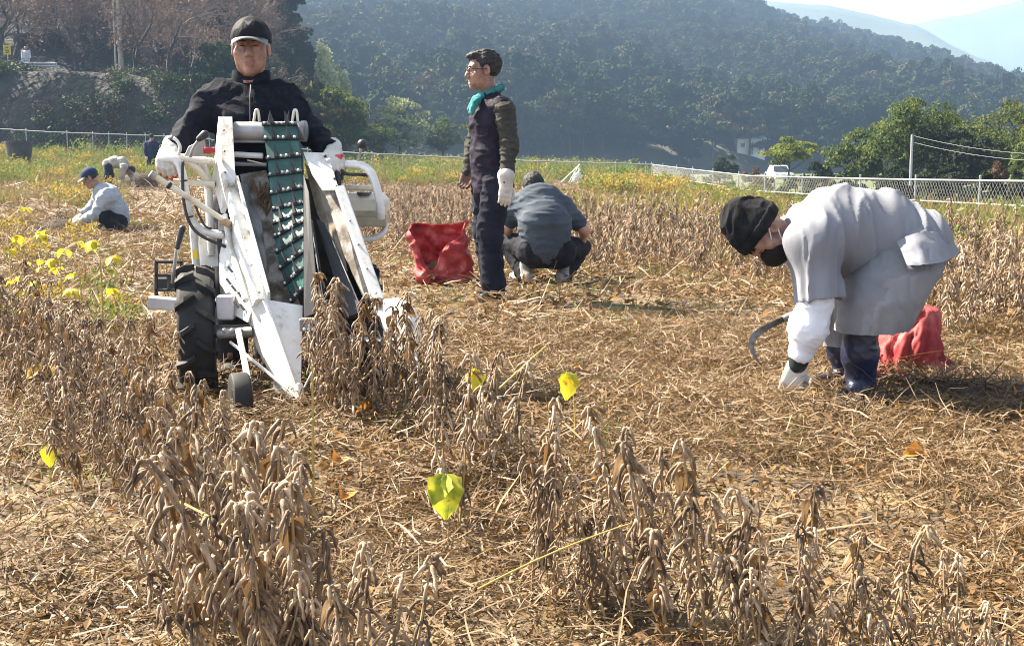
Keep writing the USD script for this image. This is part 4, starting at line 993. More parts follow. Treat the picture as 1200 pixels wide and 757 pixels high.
def leg_loft(slices, seed):
    """A loose trouser leg: (pixel row, left and right pixel, depth of its middle, half depth) from the hip down to an open hem."""
    a = np.linspace(0, 2 * PI, 65)[:-1]; sl = np.array(slices, float); rr = []
    for u in np.linspace(0, 1, 34):
        y_, l, r, m_, hd = [np.interp(u, np.linspace(0, 1, len(sl)), sl[:, k]) for k in range(5)]
        P0, P1 = S(l, y_, m_), S(r, y_ - 4 * u, m_); c = (P0 + P1) / 2; hw = (P1 - P0) / 2
        ca, sa = np.sign(np.cos(a)) * np.abs(np.cos(a)) ** 0.85, np.sign(np.sin(a)) * np.abs(np.sin(a)) ** 0.85
        rr.append(c + ca[:, None] * hw + np.stack([0 * a, sa * hd, 0 * a], 1))
    return folds(loft(rr, 0.006), 0.024, 4.2, (1.8, 1.2, 0.6), seed, 0.32)
trs = cloth('grey_trousers', (0.205, 0.207, 0.222), (0.265, 0.267, 0.28), 0.88, 0.25, 240, scale=5)
dress(t, O, 'trouser_leg', leg_loft([(276, 1056, 1086, -.03, .06), (296, 1022, 1102, -.07, .115), (320, 1002, 1099, -.11, .15), (352, 992, 1080, -.13, .145), (389, 986, 1058, -.12, .125)], 5), trs)
dress(t, O, 'trouser_leg', leg_loft([(285, 1010, 1080, .10, .11), (320, 982, 1050, .14, .115), (362, 972, 1016, .17, .095), (404, 968, 1002, .19, .08)], 8), trs)
dress(t, O, 'trouser_seat', folds(Blend(0.05).cone(S(1075, 290, -.1), S(1075, 290, .12), 0.10).cone(S(1075, 298, -.08), S(1040, 312, -.08), 0.10, 0.09).mesh(0.012), 0.01, 5), trs)
wht = cloth('white_arm_cover', (0.62, 0.63, 0.68), (0.76, 0.77, 0.81), 0.8, 0.25, 200, scale=9)
b = Blend(0.03).chain([J['elb'] + [0, 0, 0.02], J['elb'] * 0.5 + J['wrb'] * 0.5, J['wrb'] + [0.003, 0, 0.02]], [0.072, 0.076, 0.052])
dress(t, O, 'arm_cover', folds(b.mesh(0.007), 0.010, 7, (1, 1, 1.1), 4), wht)
b = Blend(0.03).chain([J['ela'], J['wra']], [0.075, 0.05]); dress(t, O, 'arm_cover', folds(b.mesh(0.009), 0.009, 9), wht)
d = unit(J['hab'] - J['wrb'])
dress(t, O, 'cuff', Blend().cone(J['wrb'] - d * 0.01, J['wrb'] + d * 0.035, 0.045, 0.040).mesh(0.006), cloth('dark_cuff', (0.012, 0.016, 0.014), (0.03, 0.035, 0.03)))
R = hand_axes(J['wrb'], J['hab'] + [-0.01, 0, 0], (-0.2, -1, 0.1)); dress(t, O, 'glove', xf(hand_shape(0.45, 0.6, fat=1.18, side=-1, plump=0.002), R, J['wrb'] + d * 0.035), glove_m)
R = hand_axes(J['wra'], J['haa'], (0, 0.3, 1)); dress(t, O, 'glove', xf(hand_shape(1.0, 0.8, fat=1.15, side=1, plump=0.002), R, J['wra'] + [0.03, 0, 0]), glove_m)
for q, lab in (('b', None), ('a', None)):
    an, kn, to = J['an' + q], J['kn' + q], J['to' + q]; dd = unit((to - an) * [1, 1, 0])
    b = Blend(0.03).chain([kn * 0.78 + an * 0.22 + [0.010, 0, 0], an * 0.6 + kn * 0.4, np.array([an[0], an[1], gm + 0.10])], [0.070, 0.072, 0.060]).cone([an[0], an[1], gm + 0.05], np.array([an[0], an[1], gm + 0.045]) + dd * 0.19, 0.052, 0.042, k=0.04)
    b.plane([0, 0, gm + 0.006], [0, 0, -1])
    bt = dress(t, O, 'boot', folds(b.mesh(0.008), 0.005, 9, (1, 1, 1.5)), boot_m)
    sole = Blend(0.02).cone(np.array([an[0], an[1], gm + 0.018]) - dd * 0.03, np.array([an[0], an[1], gm + 0.018]) + dd * 0.20, 0.060, 0.048).plane([0, 0, gm + 0.022], [0, 0, 1]).plane([0, 0, gm], [0, 0, -1])
    put('sole', sole.mesh(0.007), mat('boot_sole', [(0.35, 0.33, 0.32), (0.5, 0.48, 0.46)], 0.6), bt, True, off=O)
bn = Blend(0.015).ell([0, -0.012, 0.050], [0.094, 0.112, 0.112]).ell([0.0, -0.03, 0.13], [0.06, 0.075, 0.05], k=0.03).plane([0, 0.02, 0.018], [0, 0.30, -1])
hat = cloth('dark_beanie', (0.006, 0.006, 0.007), (0.018, 0.018, 0.019), 0.95, 0.5, 160, scale=20)
bp = dress(t, O, 'beanie', xf(folds(bn.mesh(0.006), 0.014, 9, (1.2, 0.5, 1), 7), Rh, hc, hs), hat)
put('turn_up', xf(folds(Blend(0.01).ell([0, -0.012, 0.050], [0.101, 0.119, 0.112]).plane([0, 0.02, 0.016], [0, 0.30, -1]).plane([0, 0.02, 0.062], [0, -0.30, 1]).mesh(0.006), 0.004, 20), Rh, hc, hs), hat, bp, True, off=O)
mk = Blend(0.012).ell([0, 0.052, -0.050], [0.068, 0.070, 0.066]).plane([0, 0.0, -0.012], [0, -0.1, 1]).plane([0, 0.03, 0], [0, -1, 0.0]).plane([0, 0, -0.115], [0, 0, -1])
mp = dress(t, O, 'face_mask', xf(mk.mesh(0.005), Rh, hc, hs), cloth('black_mask', (0.014, 0.010, 0.011), (0.03, 0.022, 0.022), 0.8))
for s in (-1, 1):
    for z in (-0.02, -0.085): put('ear_loop', xf(tube(bezier([s * 0.062, 0.055, z], [s * 0.078, 0.03, z * 0.6], [s * 0.084, -0.004, 0.016 if z > -.05 else -0.026], n=6), 0.0022, 5), Rh, hc, hs), mat('white_loop', [(0.7, 0.7, 0.7)] * 2, 0.7), mp, off=O)
    dress(t, O, 'eye', xf(eye_line(s), Rh, hc, hs), hair_m); dress(t, O, 'eyebrow', xf(brow(s), Rh, hc, hs), hair_m)
dress(t, O, 'collar', loft([J['neck'] + np.stack([0.03 + 0.035 * np.sin(a) * 0, 0.088 * np.cos(a), 0.088 * np.sin(a)], 1) + [0.02, 0, 0] for a in [np.linspace(0, 2 * PI, 17)[:-1]]] + [J['neck'] + np.stack([-0.025 + 0 * a, 0.070 * np.cos(a), 0.072 * np.sin(a)], 1) for a in [np.linspace(0, 2 * PI, 17)[:-1]]], 0.007), robe)
# the sickle in his far hand
O2 = S(940, 366, .12)
t = thing('sickle', 'long curved steel sickle with a wooden handle held out by the man in grey', 'sickle', O2)
put('handle', tube([S(962, 353, .13), S(944, 363, .12), S(924, 371, .11)], [0.013, 0.0145, 0.012], 9), mat('worn_wood', [(0.22, 0.14, 0.08), (0.36, 0.25, 0.15)], 0.7, scale=30, stretch=(0.2, 1, 1)), t, 40, off=O2)
put('ferrule', tube([S(929, 368.5, .11), S(918, 374, .11)], 0.0155, 9), mat('dull_steel', [(0.10, 0.10, 0.11), (0.22, 0.22, 0.24)], 0.5, scale=30, metal=0.8), t, 40, off=O2)
outer = bezier(S(922, 369, .11), S(892, 383, .10), S(868, 388, .09), S(870, 408, .08), S(896, 433, .06), n=20)
inner = bezier(S(919, 377, .11), S(893, 391, .10), S(878, 396, .09), S(879, 409, .08), S(896, 433, .06), n=20)
w = np.array([0, 0.0016, 0]); rings = [np.array([a_ - w, a_ + w, b_]) for a_, b_ in zip(outer, inner)]
put('blade', loft(rings), mat('blade_steel', [(0.05, 0.055, 0.06), (0.13, 0.14, 0.15)], 0.38, scale=40, metal=0.9), t, 30, off=O2)

# ------------------------------------------------ the three men farther off and the one on the road
def far_man(label, J, Y, Rh, hc, hs, top, trs, hat_m, rt, ra, rl, h, cap=True, hem=0.0, sk=skin_warm):
    x, g = J['pelvis'][0], float(gz(J['pelvis'][0], Y)); O = np.array([x, Y, g])
    t = thing('person', label, 'person', O)
    put('body', body_mesh(HEAD_LOW, Rh, hc, hs, limb_body(J), h * 1.2), sk, t, True, off=O)
    dress(t, O, 'jacket', folds(top_of(J, rt, ra, hem=hem, sleeve=1.85, k=0.05).mesh(h), 0.018, 6, (1, 1, 1.3), 2), top)
    dress(t, O, 'trousers', folds(legs_of(J, rl).mesh(h), 0.012, 7), trs)
    for q in 'ab':
        dress(t, O, 'shoe', shoe(J['an' + q], J['to' + q], min(J['an' + q][2] - 0.05, g + 0.3), 0.05, h), black_m)
        R = hand_axes(J['wr' + q], J['ha' + q], (0.2, -0.4, 1)); dress(t, O, 'glove', xf(hand_shape(0.5, 0.5, fat=1.2, side=1 if q == 'a' else -1, plump=0.003, h=0.006), R, J['wr' + q]), glove_m)
    dress(t, O, 'hair', xf(Blend(0.01).ell([0, -0.02, 0.035], [0.083, 0.094, 0.085]).plane([0, 0.03, 0.02], [0, 1, -0.3]).plane([0, -0.03, -0.04], [0, -0.4, -1]).mesh(0.008), Rh, hc, hs), hair_m)
    if cap:
        c = dress(t, O, 'cap', xf(Blend(0.01).ell([0, -0.010, 0.045], [0.090, 0.108, 0.094]).plane([0, 0, 0.026], [0, 0.10, -1]).mesh(0.008), Rh, hc, hs), hat_m)
        put('brim', xf(brim(), Rh, hc, hs), mat('pale_grey_brim', [(0.12, 0.15, 0.15), (0.22, 0.25, 0.24)], 0.7), c, True, off=O)
Y = 16.9
def S(px, py, dy=0.0): return at(px, py, Y + dy)
J = dict(pelvis=S(139, 259), waist=S(134, 246), chest=S(125, 230), neck=S(115, 220), sha=S(119, 228, .17), ela=S(108, 245, .2), wra=S(95, 253, .12), haa=S(87, 257, .1),
         shb=S(124, 232, -.17), elb=S(112, 252, -.22), wrb=S(97, 257, -.16), hab=S(88, 259, -.15), hia=S(138, 261, .1), hib=S(138, 262, -.1), kna=S(117, 248, .16), knb=S(121, 252, -.18), ana=S(129, 264, .14), anb=S(133, 267, -.14), toa=S(118, 268, .14), tob=S(121, 270, -.14))
far_man('squatting man at the left in a pale grey jacket and navy cap, picking beans', J, Y, look((-0.9, -0.15, -0.5), (-0.35, 0, 1)), S(106, 209, 0), 1.05, cloth('pale_grey_jacket', (0.24, 0.27, 0.30), (0.36, 0.39, 0.42), 0.85), cloth('black_trousers', 0, 0), cloth('navy_cap', (0.012, 0.022, 0.06), (0.03, 0.05, 0.11), 0.8), [0.15, 0.16, 0.165, 0.085], [0.095, 0.08, 0.062], [0.12, 0.092, 0.08], 0.014, hem=-0.02)
Y = 38.0
def S(px, py, dy=0.0): return at(px, py, Y + dy)
J = dict(pelvis=S(127, 193), waist=S(134, 190), chest=S(143, 191), neck=S(150, 195), sha=S(147, 195, .2), ela=S(153, 205, .2), wra=S(156, 213, .15), haa=S(157, 217, .15),
         shb=S(145, 196, -.2), elb=S(143, 206, -.2), wrb=S(146, 215, -.1), hab=S(149, 218, -.1), hia=S(127, 195, .12), hib=S(127, 195, -.12), kna=S(130, 206, .14), knb=S(126, 206, -.12), ana=S(129, 215.5, .14), anb=S(127, 216, -.12), toa=S(134, 217, .14), tob=S(132, 218, -.12))
far_man('man bending forward in a beige jacket and dark cap beyond the squatting man', J, Y, look((0.5, -0.1, -0.85), (0.85, 0, 0.5)), S(153.5, 200, 0), 1.0, cloth('beige_jacket', (0.26, 0.25, 0.22), (0.38, 0.36, 0.32), 0.85), cloth('navy_trousers', (0.010, 0.013, 0.03), (0.025, 0.03, 0.05)), cloth('dark_cap', (0.012, 0.016, 0.03), (0.03, 0.035, 0.05)), [0.17, 0.165, 0.17, 0.085], [0.095, 0.078, 0.062], [0.115, 0.09, 0.08], 0.018)
Y = 51.0
def S(px, py, dy=0.0): return at(px, py, Y + dy)
gY = at(178, 205, Y)
J = dict(pelvis=S(178, 183), waist=S(178, 178), chest=S(177.5, 170), neck=S(177.5, 165.2), sha=S(172, 169), ela=S(170.5, 177), wra=S(172, 184, -.1), haa=S(172.5, 187, -.1),
         shb=S(183, 169), elb=S(185, 177), wrb=S(184, 184, -.1), hab=S(183.5, 187, -.1), hia=S(175, 184), hib=S(181, 184), kna=S(174.5, 194), knb=S(181, 194), ana=S(174.5, 203), anb=S(181.5, 203), toa=S(174, 205, .2), tob=S(182, 205, .2))
far_man('distant man standing in navy jacket and dark cap with his back turned', J, Y, look((0.1, 1, -0.1), (0, 0, 1)), S(177.5, 161, 0), 1.05, cloth('navy_jacket', (0.008, 0.014, 0.045), (0.02, 0.03, 0.07)), cloth('black_trousers', 0, 0), cloth('dark_green_cap', (0.008, 0.02, 0.02), (0.02, 0.04, 0.035)), [0.15, 0.155, 0.165, 0.085], [0.09, 0.075, 0.06], [0.105, 0.085, 0.075], 0.02)

# ================================================================ THE BEAN CUTTING MACHINE
white_m = mat('white_paint', [(0.27, (0.16, 0.11, 0.07)), (0.36, (0.44, 0.40, 0.33)), (0.46, (0.66, 0.645, 0.60)), (0.7, (0.78, 0.78, 0.76))], 0.45, scale=8, detail=9, rough_n=0.75, coat=0.1)
cream_m = mat('cream_paint', [(0.28, (0.30, 0.24, 0.15)), (0.45, (0.66, 0.62, 0.50)), (0.7, (0.76, 0.72, 0.60))], 0.45, scale=8, detail=6)
steel_m = mat('grey_steel', [(0.3, (0.10, 0.085, 0.07)), (0.5, (0.30, 0.30, 0.30)), (0.7, (0.42, 0.42, 0.42))], 0.42, scale=9, detail=6, metal=0.55)
mud_m = mat('muddy_sheet', [(0.34, (0.055, 0.04, 0.028)), (0.46, (0.16, 0.125, 0.09)), (0.56, (0.33, 0.31, 0.28)), (0.7, (0.45, 0.44, 0.42))], 0.6, scale=11, detail=7, rough_n=0.65)
blk_m = mat('black_rubber', [(0.012, 0.012, 0.014), (0.030, 0.030, 0.033)], 0.5, scale=14, detail=5)
tyre_m = mat('dusty_tyre', [(0.40, (0.007, 0.007, 0.007)), (0.60, (0.017, 0.016, 0.015)), (0.8, (0.06, 0.048, 0.034))], 0.75, scale=11, detail=6)
green_b = mat('green_belt', [(0.35, (0.008, 0.055, 0.045)), (0.55, (0.015, 0.09, 0.074)), (0.75, (0.05, 0.16, 0.135))], 0.42, scale=12, detail=5)
red_m = mat('red_grip', [(0.40, 0.02, 0.03), (0.5, 0.04, 0.05)], 0.45)
bolt_m = mat('bright_bolt', [(0.55, 0.55, 0.54), (0.7, 0.7, 0.7)], 0.35, metal=0.6)
O = np.array([-1.0, 5.35, 0.0])
mc = thing('bean_cutter', 'white walk-behind bean cutting machine with green spiked belt and pointed prow', 'farm machine', O)
def M(name, mesh, m, smooth=False, parent=None, **k): return put(name, mesh, m, parent or mc, smooth, off=O, **k)
A = at
def rail(p, r, sides=10, rnd=0.04): return tube(path_round(p, rnd), r, sides)

# left tower, rail and side plate
M('side_tower', hull([A(257, 137, 5.70), A(272, 137, 5.68), A(256, 137, 5.80), A(271, 137, 5.80), A(262, 211, 5.60), A(276, 211, 5.58), A(249, 211, 5.74), A(270, 211, 5.74), A(259, 250, 5.58), A(264, 250, 5.58)]), white_m)
M('side_rail', bar(A(267, 206, 5.63), A(306, 355, 5.18), 0.052, 0.06, up=(-1, -0.4, 0.3)), white_m)
M('rail_lip', bar(A(278, 214, 5.60), A(315, 350, 5.17), 0.012, 0.085, up=(0.3, -1, 0.3)), white_m)
sp_ = M('side_plate', slab([A(266, 258, 5.56), A(275, 262, 5.50), A(300, 352, 5.22), A(291, 378, 5.20), A(259, 360, 5.40), A(258, 300, 5.52)], 0.008), white_m)
for (px, py) in [(270, 316), (279, 329), (274, 338), (282, 346), (277, 357), (268, 330), (284, 360)]:
    M('slot', bar(A(px - 2.6, py - 3.4, 5.40 - (py - 316) * 0.0035), A(px + 2.6, py + 3.4, 5.385 - (py - 316) * 0.0035), 0.011, 0.006, up=(0.3, -1, 0)), blk_m, parent=sp_)
M('side_tube', rail([A(263, 252, 5.52), A(270, 290, 5.46), A(288, 352, 5.2)], 0.013), white_m, True)
M('hinge_bracket', box(A(265, 264, 5.52), (0.06, 0.05, 0.05)), steel_m)
M('pivot', tube([A(259, 259, 5.46), A(271, 263, 5.46)], 0.017, 10), mat('rusty_pivot', [(0.30, 0.18, 0.09), (0.45, 0.33, 0.2)], 0.7, scale=20), 40)
M('plate_foot', box(A(265, 360, 5.3), (0.07, 0.06, 0.10)), mat('lilac_grey', [(0.40, 0.38, 0.40), (0.52, 0.50, 0.52)], 0.5, scale=10))
# prow: a hollow folded point with two lit faces and a rolled nib
tip = A(352, 465, 4.93)
M('prow', hull([A(288, 362, 5.24), A(311, 351, 5.14), A(354.5, 358, 5.22), tip, tip + [-0.03, 0.02, 0.03], A(300, 408, 5.22), A(322, 446, 5.06), A(354, 415, 5.22), A(344, 466, 4.96)]), white_m)
M('prow_ridge', tube([A(311, 351, 5.135), tip + [0, -0.004, 0.004]], [0.006, 0.004], 6), white_m, True)
M('prow_nib', hull(np.vstack([ball(tip + [0, 0, -0.005], 0.016, 1)[0], ball(tip + [-0.012, 0.03, 0.035], 0.02, 1)[0]])), white_m, 40)
M('prow_flange', slab([A(322, 446, 5.055), A(344, 466, 4.955), A(340, 470, 4.97), A(320, 455, 5.07)], 0.005), steel_m)
M('guard_rod', rail([A(270, 401, 5.19), A(300, 425, 5.05), A(350, 467, 4.905)], 0.0065), white_m, True)
M('guard_rod', rail([A(368, 432, 4.98), A(357, 454, 4.94)], 0.005), steel_m, True)

# chute and the spiked belt
M('chute_back', slab([A(281, 205, 5.74), A(312, 200, 5.74), A(345, 330, 5.42), A(352, 360, 5.34), A(318, 352, 5.36)], 0.006), mud_m)
M('chute_wall', slab([A(281, 214, 5.66), A(291, 216, 5.72), A(306, 262, 5.58), A(316, 340, 5.36), A(310, 346, 5.24)], 0.006), steel_m)
M('stuck_straw', join([tube([A(296 + k * 4, 212 + (k * 7) % 13, 5.66), A(300 + (k * 5) % 14, 226 + (k * 11) % 30, 5.60)], 0.004, 4) for k in range(9)]), husk_m, kind='stuff')
ys = np.array([147, 164, 187, 207, 228, 247, 263, 279, 297, 316, 335, 354.0])
Lx = np.interp(ys, [147, 164, 187, 207, 228, 247, 278, 297, 316, 335, 354], [309, 310.5, 314, 316, 318, 321, 323, 325.5, 330, 336, 344])
Ld = np.interp(ys, [147, 247, 354], [5.70, 5.52, 5.26])
Ry = np.interp(ys, [147, 164, 187, 207, 228, 247, 278, 297, 316, 335, 354], [147, 163.5, 183.5, 202, 221, 239, 260, 277, 296, 315, 339])
Rx = np.interp(ys, [147, 187, 228, 247, 297, 354], [347, 353, 355, 356, 356.5, 357]); Rd = np.interp(ys, [147, 247, 354], [5.68, 5.49, 5.225])
Lp = [A(a, b, c) for a, b, c in zip(Lx, ys, Ld)]; Rp = [A(a, b, c) for a, b, c in zip(Rx, Ry, Rd)]
belt = M('belt', loft([np.array([l, r]) for l, r in zip(Lp, Rp)], 0.006, False), green_b, 60)
for i in range(12):
    l, r = Lp[i], Rp[i]; nx = (Lp[min(i + 1, 11)] + Rp[min(i + 1, 11)]) - (Lp[max(i - 1, 0)] + Rp[max(i - 1, 0)]); dn = unit(nx); n = unit(np.cross(r - l, dn)); n = n if n[1] < 0 else -n
    cb = M('cross_bar', bar(l + n * 0.009 - (r - l) * 0.03, r + n * 0.009 + (r - l) * 0.03, 0.013, 0.014, up=n), blk_m, parent=None)
    for u in (0.30, 0.76):
        b = l * (1 - u) + r * u + n * 0.012; x = unit(r - l)
        e = b - dn * 0.052 + n * 0.024
        M('spike', hull([b - x * 0.012, b + x * 0.012, b + n * 0.012 - x * 0.008, b + n * 0.012 + x * 0.008, b + dn * 0.008, e - x * 0.0015, e + x * 0.0015]), blk_m, parent=cb)
    for u in (0.06, 0.44, 0.60, 0.93):
        b = l * (1 - u) + r * u + n * 0.016 - dn * 0.004
        M('bolt', ball(b, 0.0068, 1), bolt_m, True, parent=cb)
M('belt_edge', tube([p + [0.004, -0.004, 0] for p in Rp], 0.005, 6), blk_m, True)
rl = M('top_roller', tube([A(276, 154, 5.75), A(357, 154, 5.72)], 0.043, 22), steel_m, 40)
M('roller_rim', tube([A(354, 154, 5.719), A(358.5, 154, 5.717)], 0.046, 22), steel_m, 40, parent=rl)
M('shaft', tube([A(272, 166, 5.74), A(312, 166, 5.73)], 0.007, 8), steel_m, True)
M('shaft', tube([A(272, 181, 5.70), A(308, 183, 5.70)], 0.013, 10), white_m, True)
M('shaft', tube([A(272, 192, 5.72), A(312, 193, 5.72)], 0.010, 8), steel_m, True)
M('guide_wire', tube(bezier(A(290, 188, 5.68), A(300, 190, 5.66), A(312, 193, 5.66), n=6), 0.003, 5), cream_m, True)
for a_ in (297, 342): M('hoop', rail([A(a_, 146, 5.74), A(a_ + 2.5, 129, 5.74), A(a_ + 5.5, 129, 5.74), A(a_ + 7.5, 146, 5.74)], 0.006, 8, 0.012), cream_m, True)
for a_ in (316, 338): M('spike', hull(np.vstack([ball(A(a_ - 1, 148, 5.70), 0.010, 1)[0], ball(A(a_ + 0.5, 130, 5.70), 0.0015, 1)[0]])), blk_m)

# right side: throat sheets, rail, cowl and the rounded prow
M('top_cowl', slab([A(355.5, 179, 5.62), A(384, 180, 5.62), A(396, 219, 5.50), A(394, 223, 5.49), A(378, 223.5, 5.47), A(366, 205, 5.53)], 0.006), white_m)
for px, py in ((381, 183), (392, 210), (394, 219)): M('cowl_bolt', ball(A(px, py, 5.5 + (219 - py) * 0.0028), 0.007, 1), blk_m, True)
M('throat_panel', slab([A(357, 190, 5.70), A(370, 206, 5.62), A(397, 262, 5.50), A(407, 318, 5.36), A(392, 296, 5.44), A(372, 250, 5.58)], 0.006), mat('tan_sheet', [(0.3, (0.20, 0.15, 0.09)), (0.5, (0.42, 0.36, 0.26)), (0.7, (0.52, 0.47, 0.37))], 0.55, scale=10, detail=6))
M('throat_panel', slab([A(380, 224, 5.52), A(395, 224, 5.50), A(438, 350, 5.20), A(430, 358, 5.22), A(404, 300, 5.36)], 0.006), mud_m)
M('right_rail', bar(A(398, 222, 5.50), A(444, 354, 5.17), 0.042, 0.05, up=(0.3, -1, 0.3)), white_m)
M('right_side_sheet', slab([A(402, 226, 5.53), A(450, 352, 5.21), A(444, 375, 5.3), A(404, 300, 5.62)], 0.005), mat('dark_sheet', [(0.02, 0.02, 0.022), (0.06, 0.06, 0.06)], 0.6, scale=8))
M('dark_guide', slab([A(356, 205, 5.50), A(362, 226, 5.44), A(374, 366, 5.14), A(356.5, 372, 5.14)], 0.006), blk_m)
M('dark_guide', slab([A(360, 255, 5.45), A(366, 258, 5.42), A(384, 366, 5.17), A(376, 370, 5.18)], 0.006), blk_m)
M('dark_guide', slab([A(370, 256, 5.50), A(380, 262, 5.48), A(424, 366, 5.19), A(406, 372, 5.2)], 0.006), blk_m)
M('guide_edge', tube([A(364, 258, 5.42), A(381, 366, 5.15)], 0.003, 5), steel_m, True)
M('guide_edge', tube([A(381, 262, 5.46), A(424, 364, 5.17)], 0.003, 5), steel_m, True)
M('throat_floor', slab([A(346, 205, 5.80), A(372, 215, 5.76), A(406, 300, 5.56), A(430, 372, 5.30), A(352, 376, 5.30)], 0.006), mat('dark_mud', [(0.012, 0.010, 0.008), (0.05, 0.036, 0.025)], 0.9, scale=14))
M('cutter_bracket', box(A(362, 380, 5.08), (0.07, 0.05, 0.05)), steel_m)
for px in (357, 362, 367): M('bracket_bolt', ball(A(px, 386, 5.05), 0.008, 1), bolt_m, True)
M('cutter_bar', bar(A(356, 396, 5.16), A(450, 400, 5.16), 0.05, 0.03), steel_m)
for k in range(7): M('cutter_tooth', hull([A(362 + k * 13, 396, 5.14), A(370 + k * 13, 396, 5.14), A(366 + k * 13, 402, 5.02), A(366 + k * 13, 398, 5.13)]), steel_m)
M('right_prow', hull([A(437, 360, 5.20), A(448, 351, 5.16), A(466, 349, 5.10), A(481, 355, 5.06), A(491, 371, 5.04), A(493.5, 396, 5.04), A(487, 416, 5.05), A(474, 420, 5.06), A(458, 404, 5.12), A(478, 385, 4.97), A(470, 370, 5.01), A(470, 400, 5.2), A(483, 400, 4.985)]), white_m, 35)
M('prow_rod', rail([A(497, 434, 4.86), A(503, 412, 4.86), A(509, 384, 4.86)], 0.006), white_m, True)
M('prow_rod', rail([A(487, 412, 5.02), A(492, 438, 4.96), A(484, 462, 4.95)], 0.006), white_m, True)

for p_, q_, n_ in ((A(268, 212, 5.595), A(306, 350, 5.145), 5), (A(398, 226, 5.465), A(443, 350, 5.14), 5), (A(262, 150, 5.665), A(264, 205, 5.585), 3)):
    for u in np.linspace(0.05, 0.95, n_): M('panel_bolt', ball(p_ * (1 - u) + q_ * u, 0.0052, 1), steel_m, True)
# handles, levers and cables on the left
M('handle_pipe', rail([A(190, 186, 5.60), A(211, 185, 5.58), A(222, 258, 5.58), A(236, 272, 5.56), A(264, 276, 5.54)], 0.0185, 12, 0.10), white_m, True)
M('handle_bar', rail([A(196, 182, 5.62), A(250, 190, 5.70)], 0.017), white_m, True)
M('cross_tube', rail([A(203, 213, 5.66), A(252, 216, 5.68)], 0.014), cream_m, True)
M('frame_pipe', rail([A(236, 188, 5.74), A(244, 214, 5.72), A(248, 300, 5.66)], 0.018), white_m, True)
M('frame_brace', rail([A(216, 188, 5.66), A(232, 197, 5.68), A(244, 214, 5.70)], 0.015), cream_m, True)
M('frame_pipe', rail([A(226, 264, 5.62), A(230, 312, 5.60)], 0.017), white_m, True)
M('frame_panel', hull([A(233, 262, 5.70), A(253, 262, 5.70), A(256, 312, 5.64), A(232, 312, 5.64), A(235, 262, 5.78), A(253, 262, 5.78), A(255, 310, 5.76), A(233, 310, 5.76)]), white_m)
M('warning_sticker', slab([A(225.5, 293, 5.575), A(231, 293, 5.575), A(231.5, 304, 5.572), A(226, 304, 5.572)], 0.002), mat('yellow_sticker', [(0.75, 0.52, 0.02)] * 2, 0.5))
M('cable', tube(bezier(A(214, 190, 5.56), A(212, 262, 5.54), A(222, 276, 5.53), A(244, 280, 5.52), A(266, 290, 5.5), n=16), 0.007, 6), blk_m, True)
M('cable', tube(bezier(A(226, 232, 5.56), A(236, 262, 5.55), A(240, 268, 5.54), A(248, 268, 5.54), n=10), 0.005, 6), blk_m, True)
for p, q in ((215, 212), (219, 232), (222, 254)): M('cable_tie', tube([A(p - 3.5, q + 0.5, 5.555), A(p + 4.5, q - 0.5, 5.555)], 0.004, 6), blk_m, True)
M('throttle_plate', slab([A(216, 183, 5.62), A(221, 172, 5.62), A(240, 163, 5.64), A(242, 184, 5.66)], 0.006), mat('grey_plate', [(0.30, 0.30, 0.31), (0.45, 0.45, 0.45)], 0.5, scale=10))
lv = M('throttle_lever', rail([A(223, 184, 5.60), A(226, 174, 5.58), A(235, 161, 5.58)], 0.007), steel_m, True)
M('knob', hull(np.vstack([ball(A(233, 163, 5.578), 0.013, 1)[0], ball(A(240, 158, 5.578), 0.019, 2)[0]])), blk_m, 50, parent=lv)
M('hand_grip', tube([A(186, 187, 5.62), A(200, 184, 5.62)], 0.02, 12), red_m, True)
M('red_clip', tube([A(239, 176.5, 5.62), A(252, 176.5, 5.64)], 0.015, 10), red_m, True)
M('brake_lever', rail([A(209, 182, 5.57), A(212, 174, 5.57), A(208, 165, 5.58), A(203, 162, 5.58)], 0.007, 8, 0.03), white_m, True)
ll = M('long_lever', tube([A(180, 206, 5.30), A(262, 258, 5.46)], 0.012, 10), cream_m, 40)
M('end_cap', tube([A(176, 203.5, 5.295), A(182, 207.5, 5.303)], 0.0165, 10), steel_m, 40, parent=ll)
M('band', tube([A(196, 216, 5.33), A(199.5, 218.3, 5.337)], 0.016, 10), blk_m, 40, parent=ll)
# battery rack and gear lever beside the wheel
rk = []
for a_, b_ in (((183, 307), (214, 307)), ((183, 323), (214, 323)), ((183, 340), (214, 340)), ((183, 307), (183, 350)), ((213, 307), (213, 342)), ((198, 323), (198, 340))): rk.append(bar(A(*a_, 5.70), A(*b_, 5.70), 0.014))
for a_ in (183, 213): rk.append(bar(A(a_, 307, 5.70), A(a_, 307, 5.86), 0.014)); rk.append(bar(A(a_, 340, 5.70), A(a_, 340, 5.86), 0.014))
M('battery_rack', join(rk), blk_m)
M('battery', box(A(199, 331, 5.80), (0.095, 0.10, 0.05)), mat('battery_case', [(0.016, 0.016, 0.018), (0.04, 0.04, 0.042)], 0.5))
M('rack_arm', bar(A(175, 354, 5.60), A(208, 357, 5.60), 0.05, 0.055), mat('galvanised', [(0.36, 0.36, 0.37), (0.50, 0.50, 0.50)], 0.5, scale=12))
gl_ = M('gear_lever', rail([A(202, 332, 5.62), A(206, 300, 5.60), A(208, 286, 5.60)], 0.008), steel_m, True)
M('grip', hull(np.vstack([ball(A(208, 290, 5.60), 0.012, 1)[0], ball(A(214, 268, 5.60), 0.016, 2)[0]])), blk_m, 50, parent=gl_)
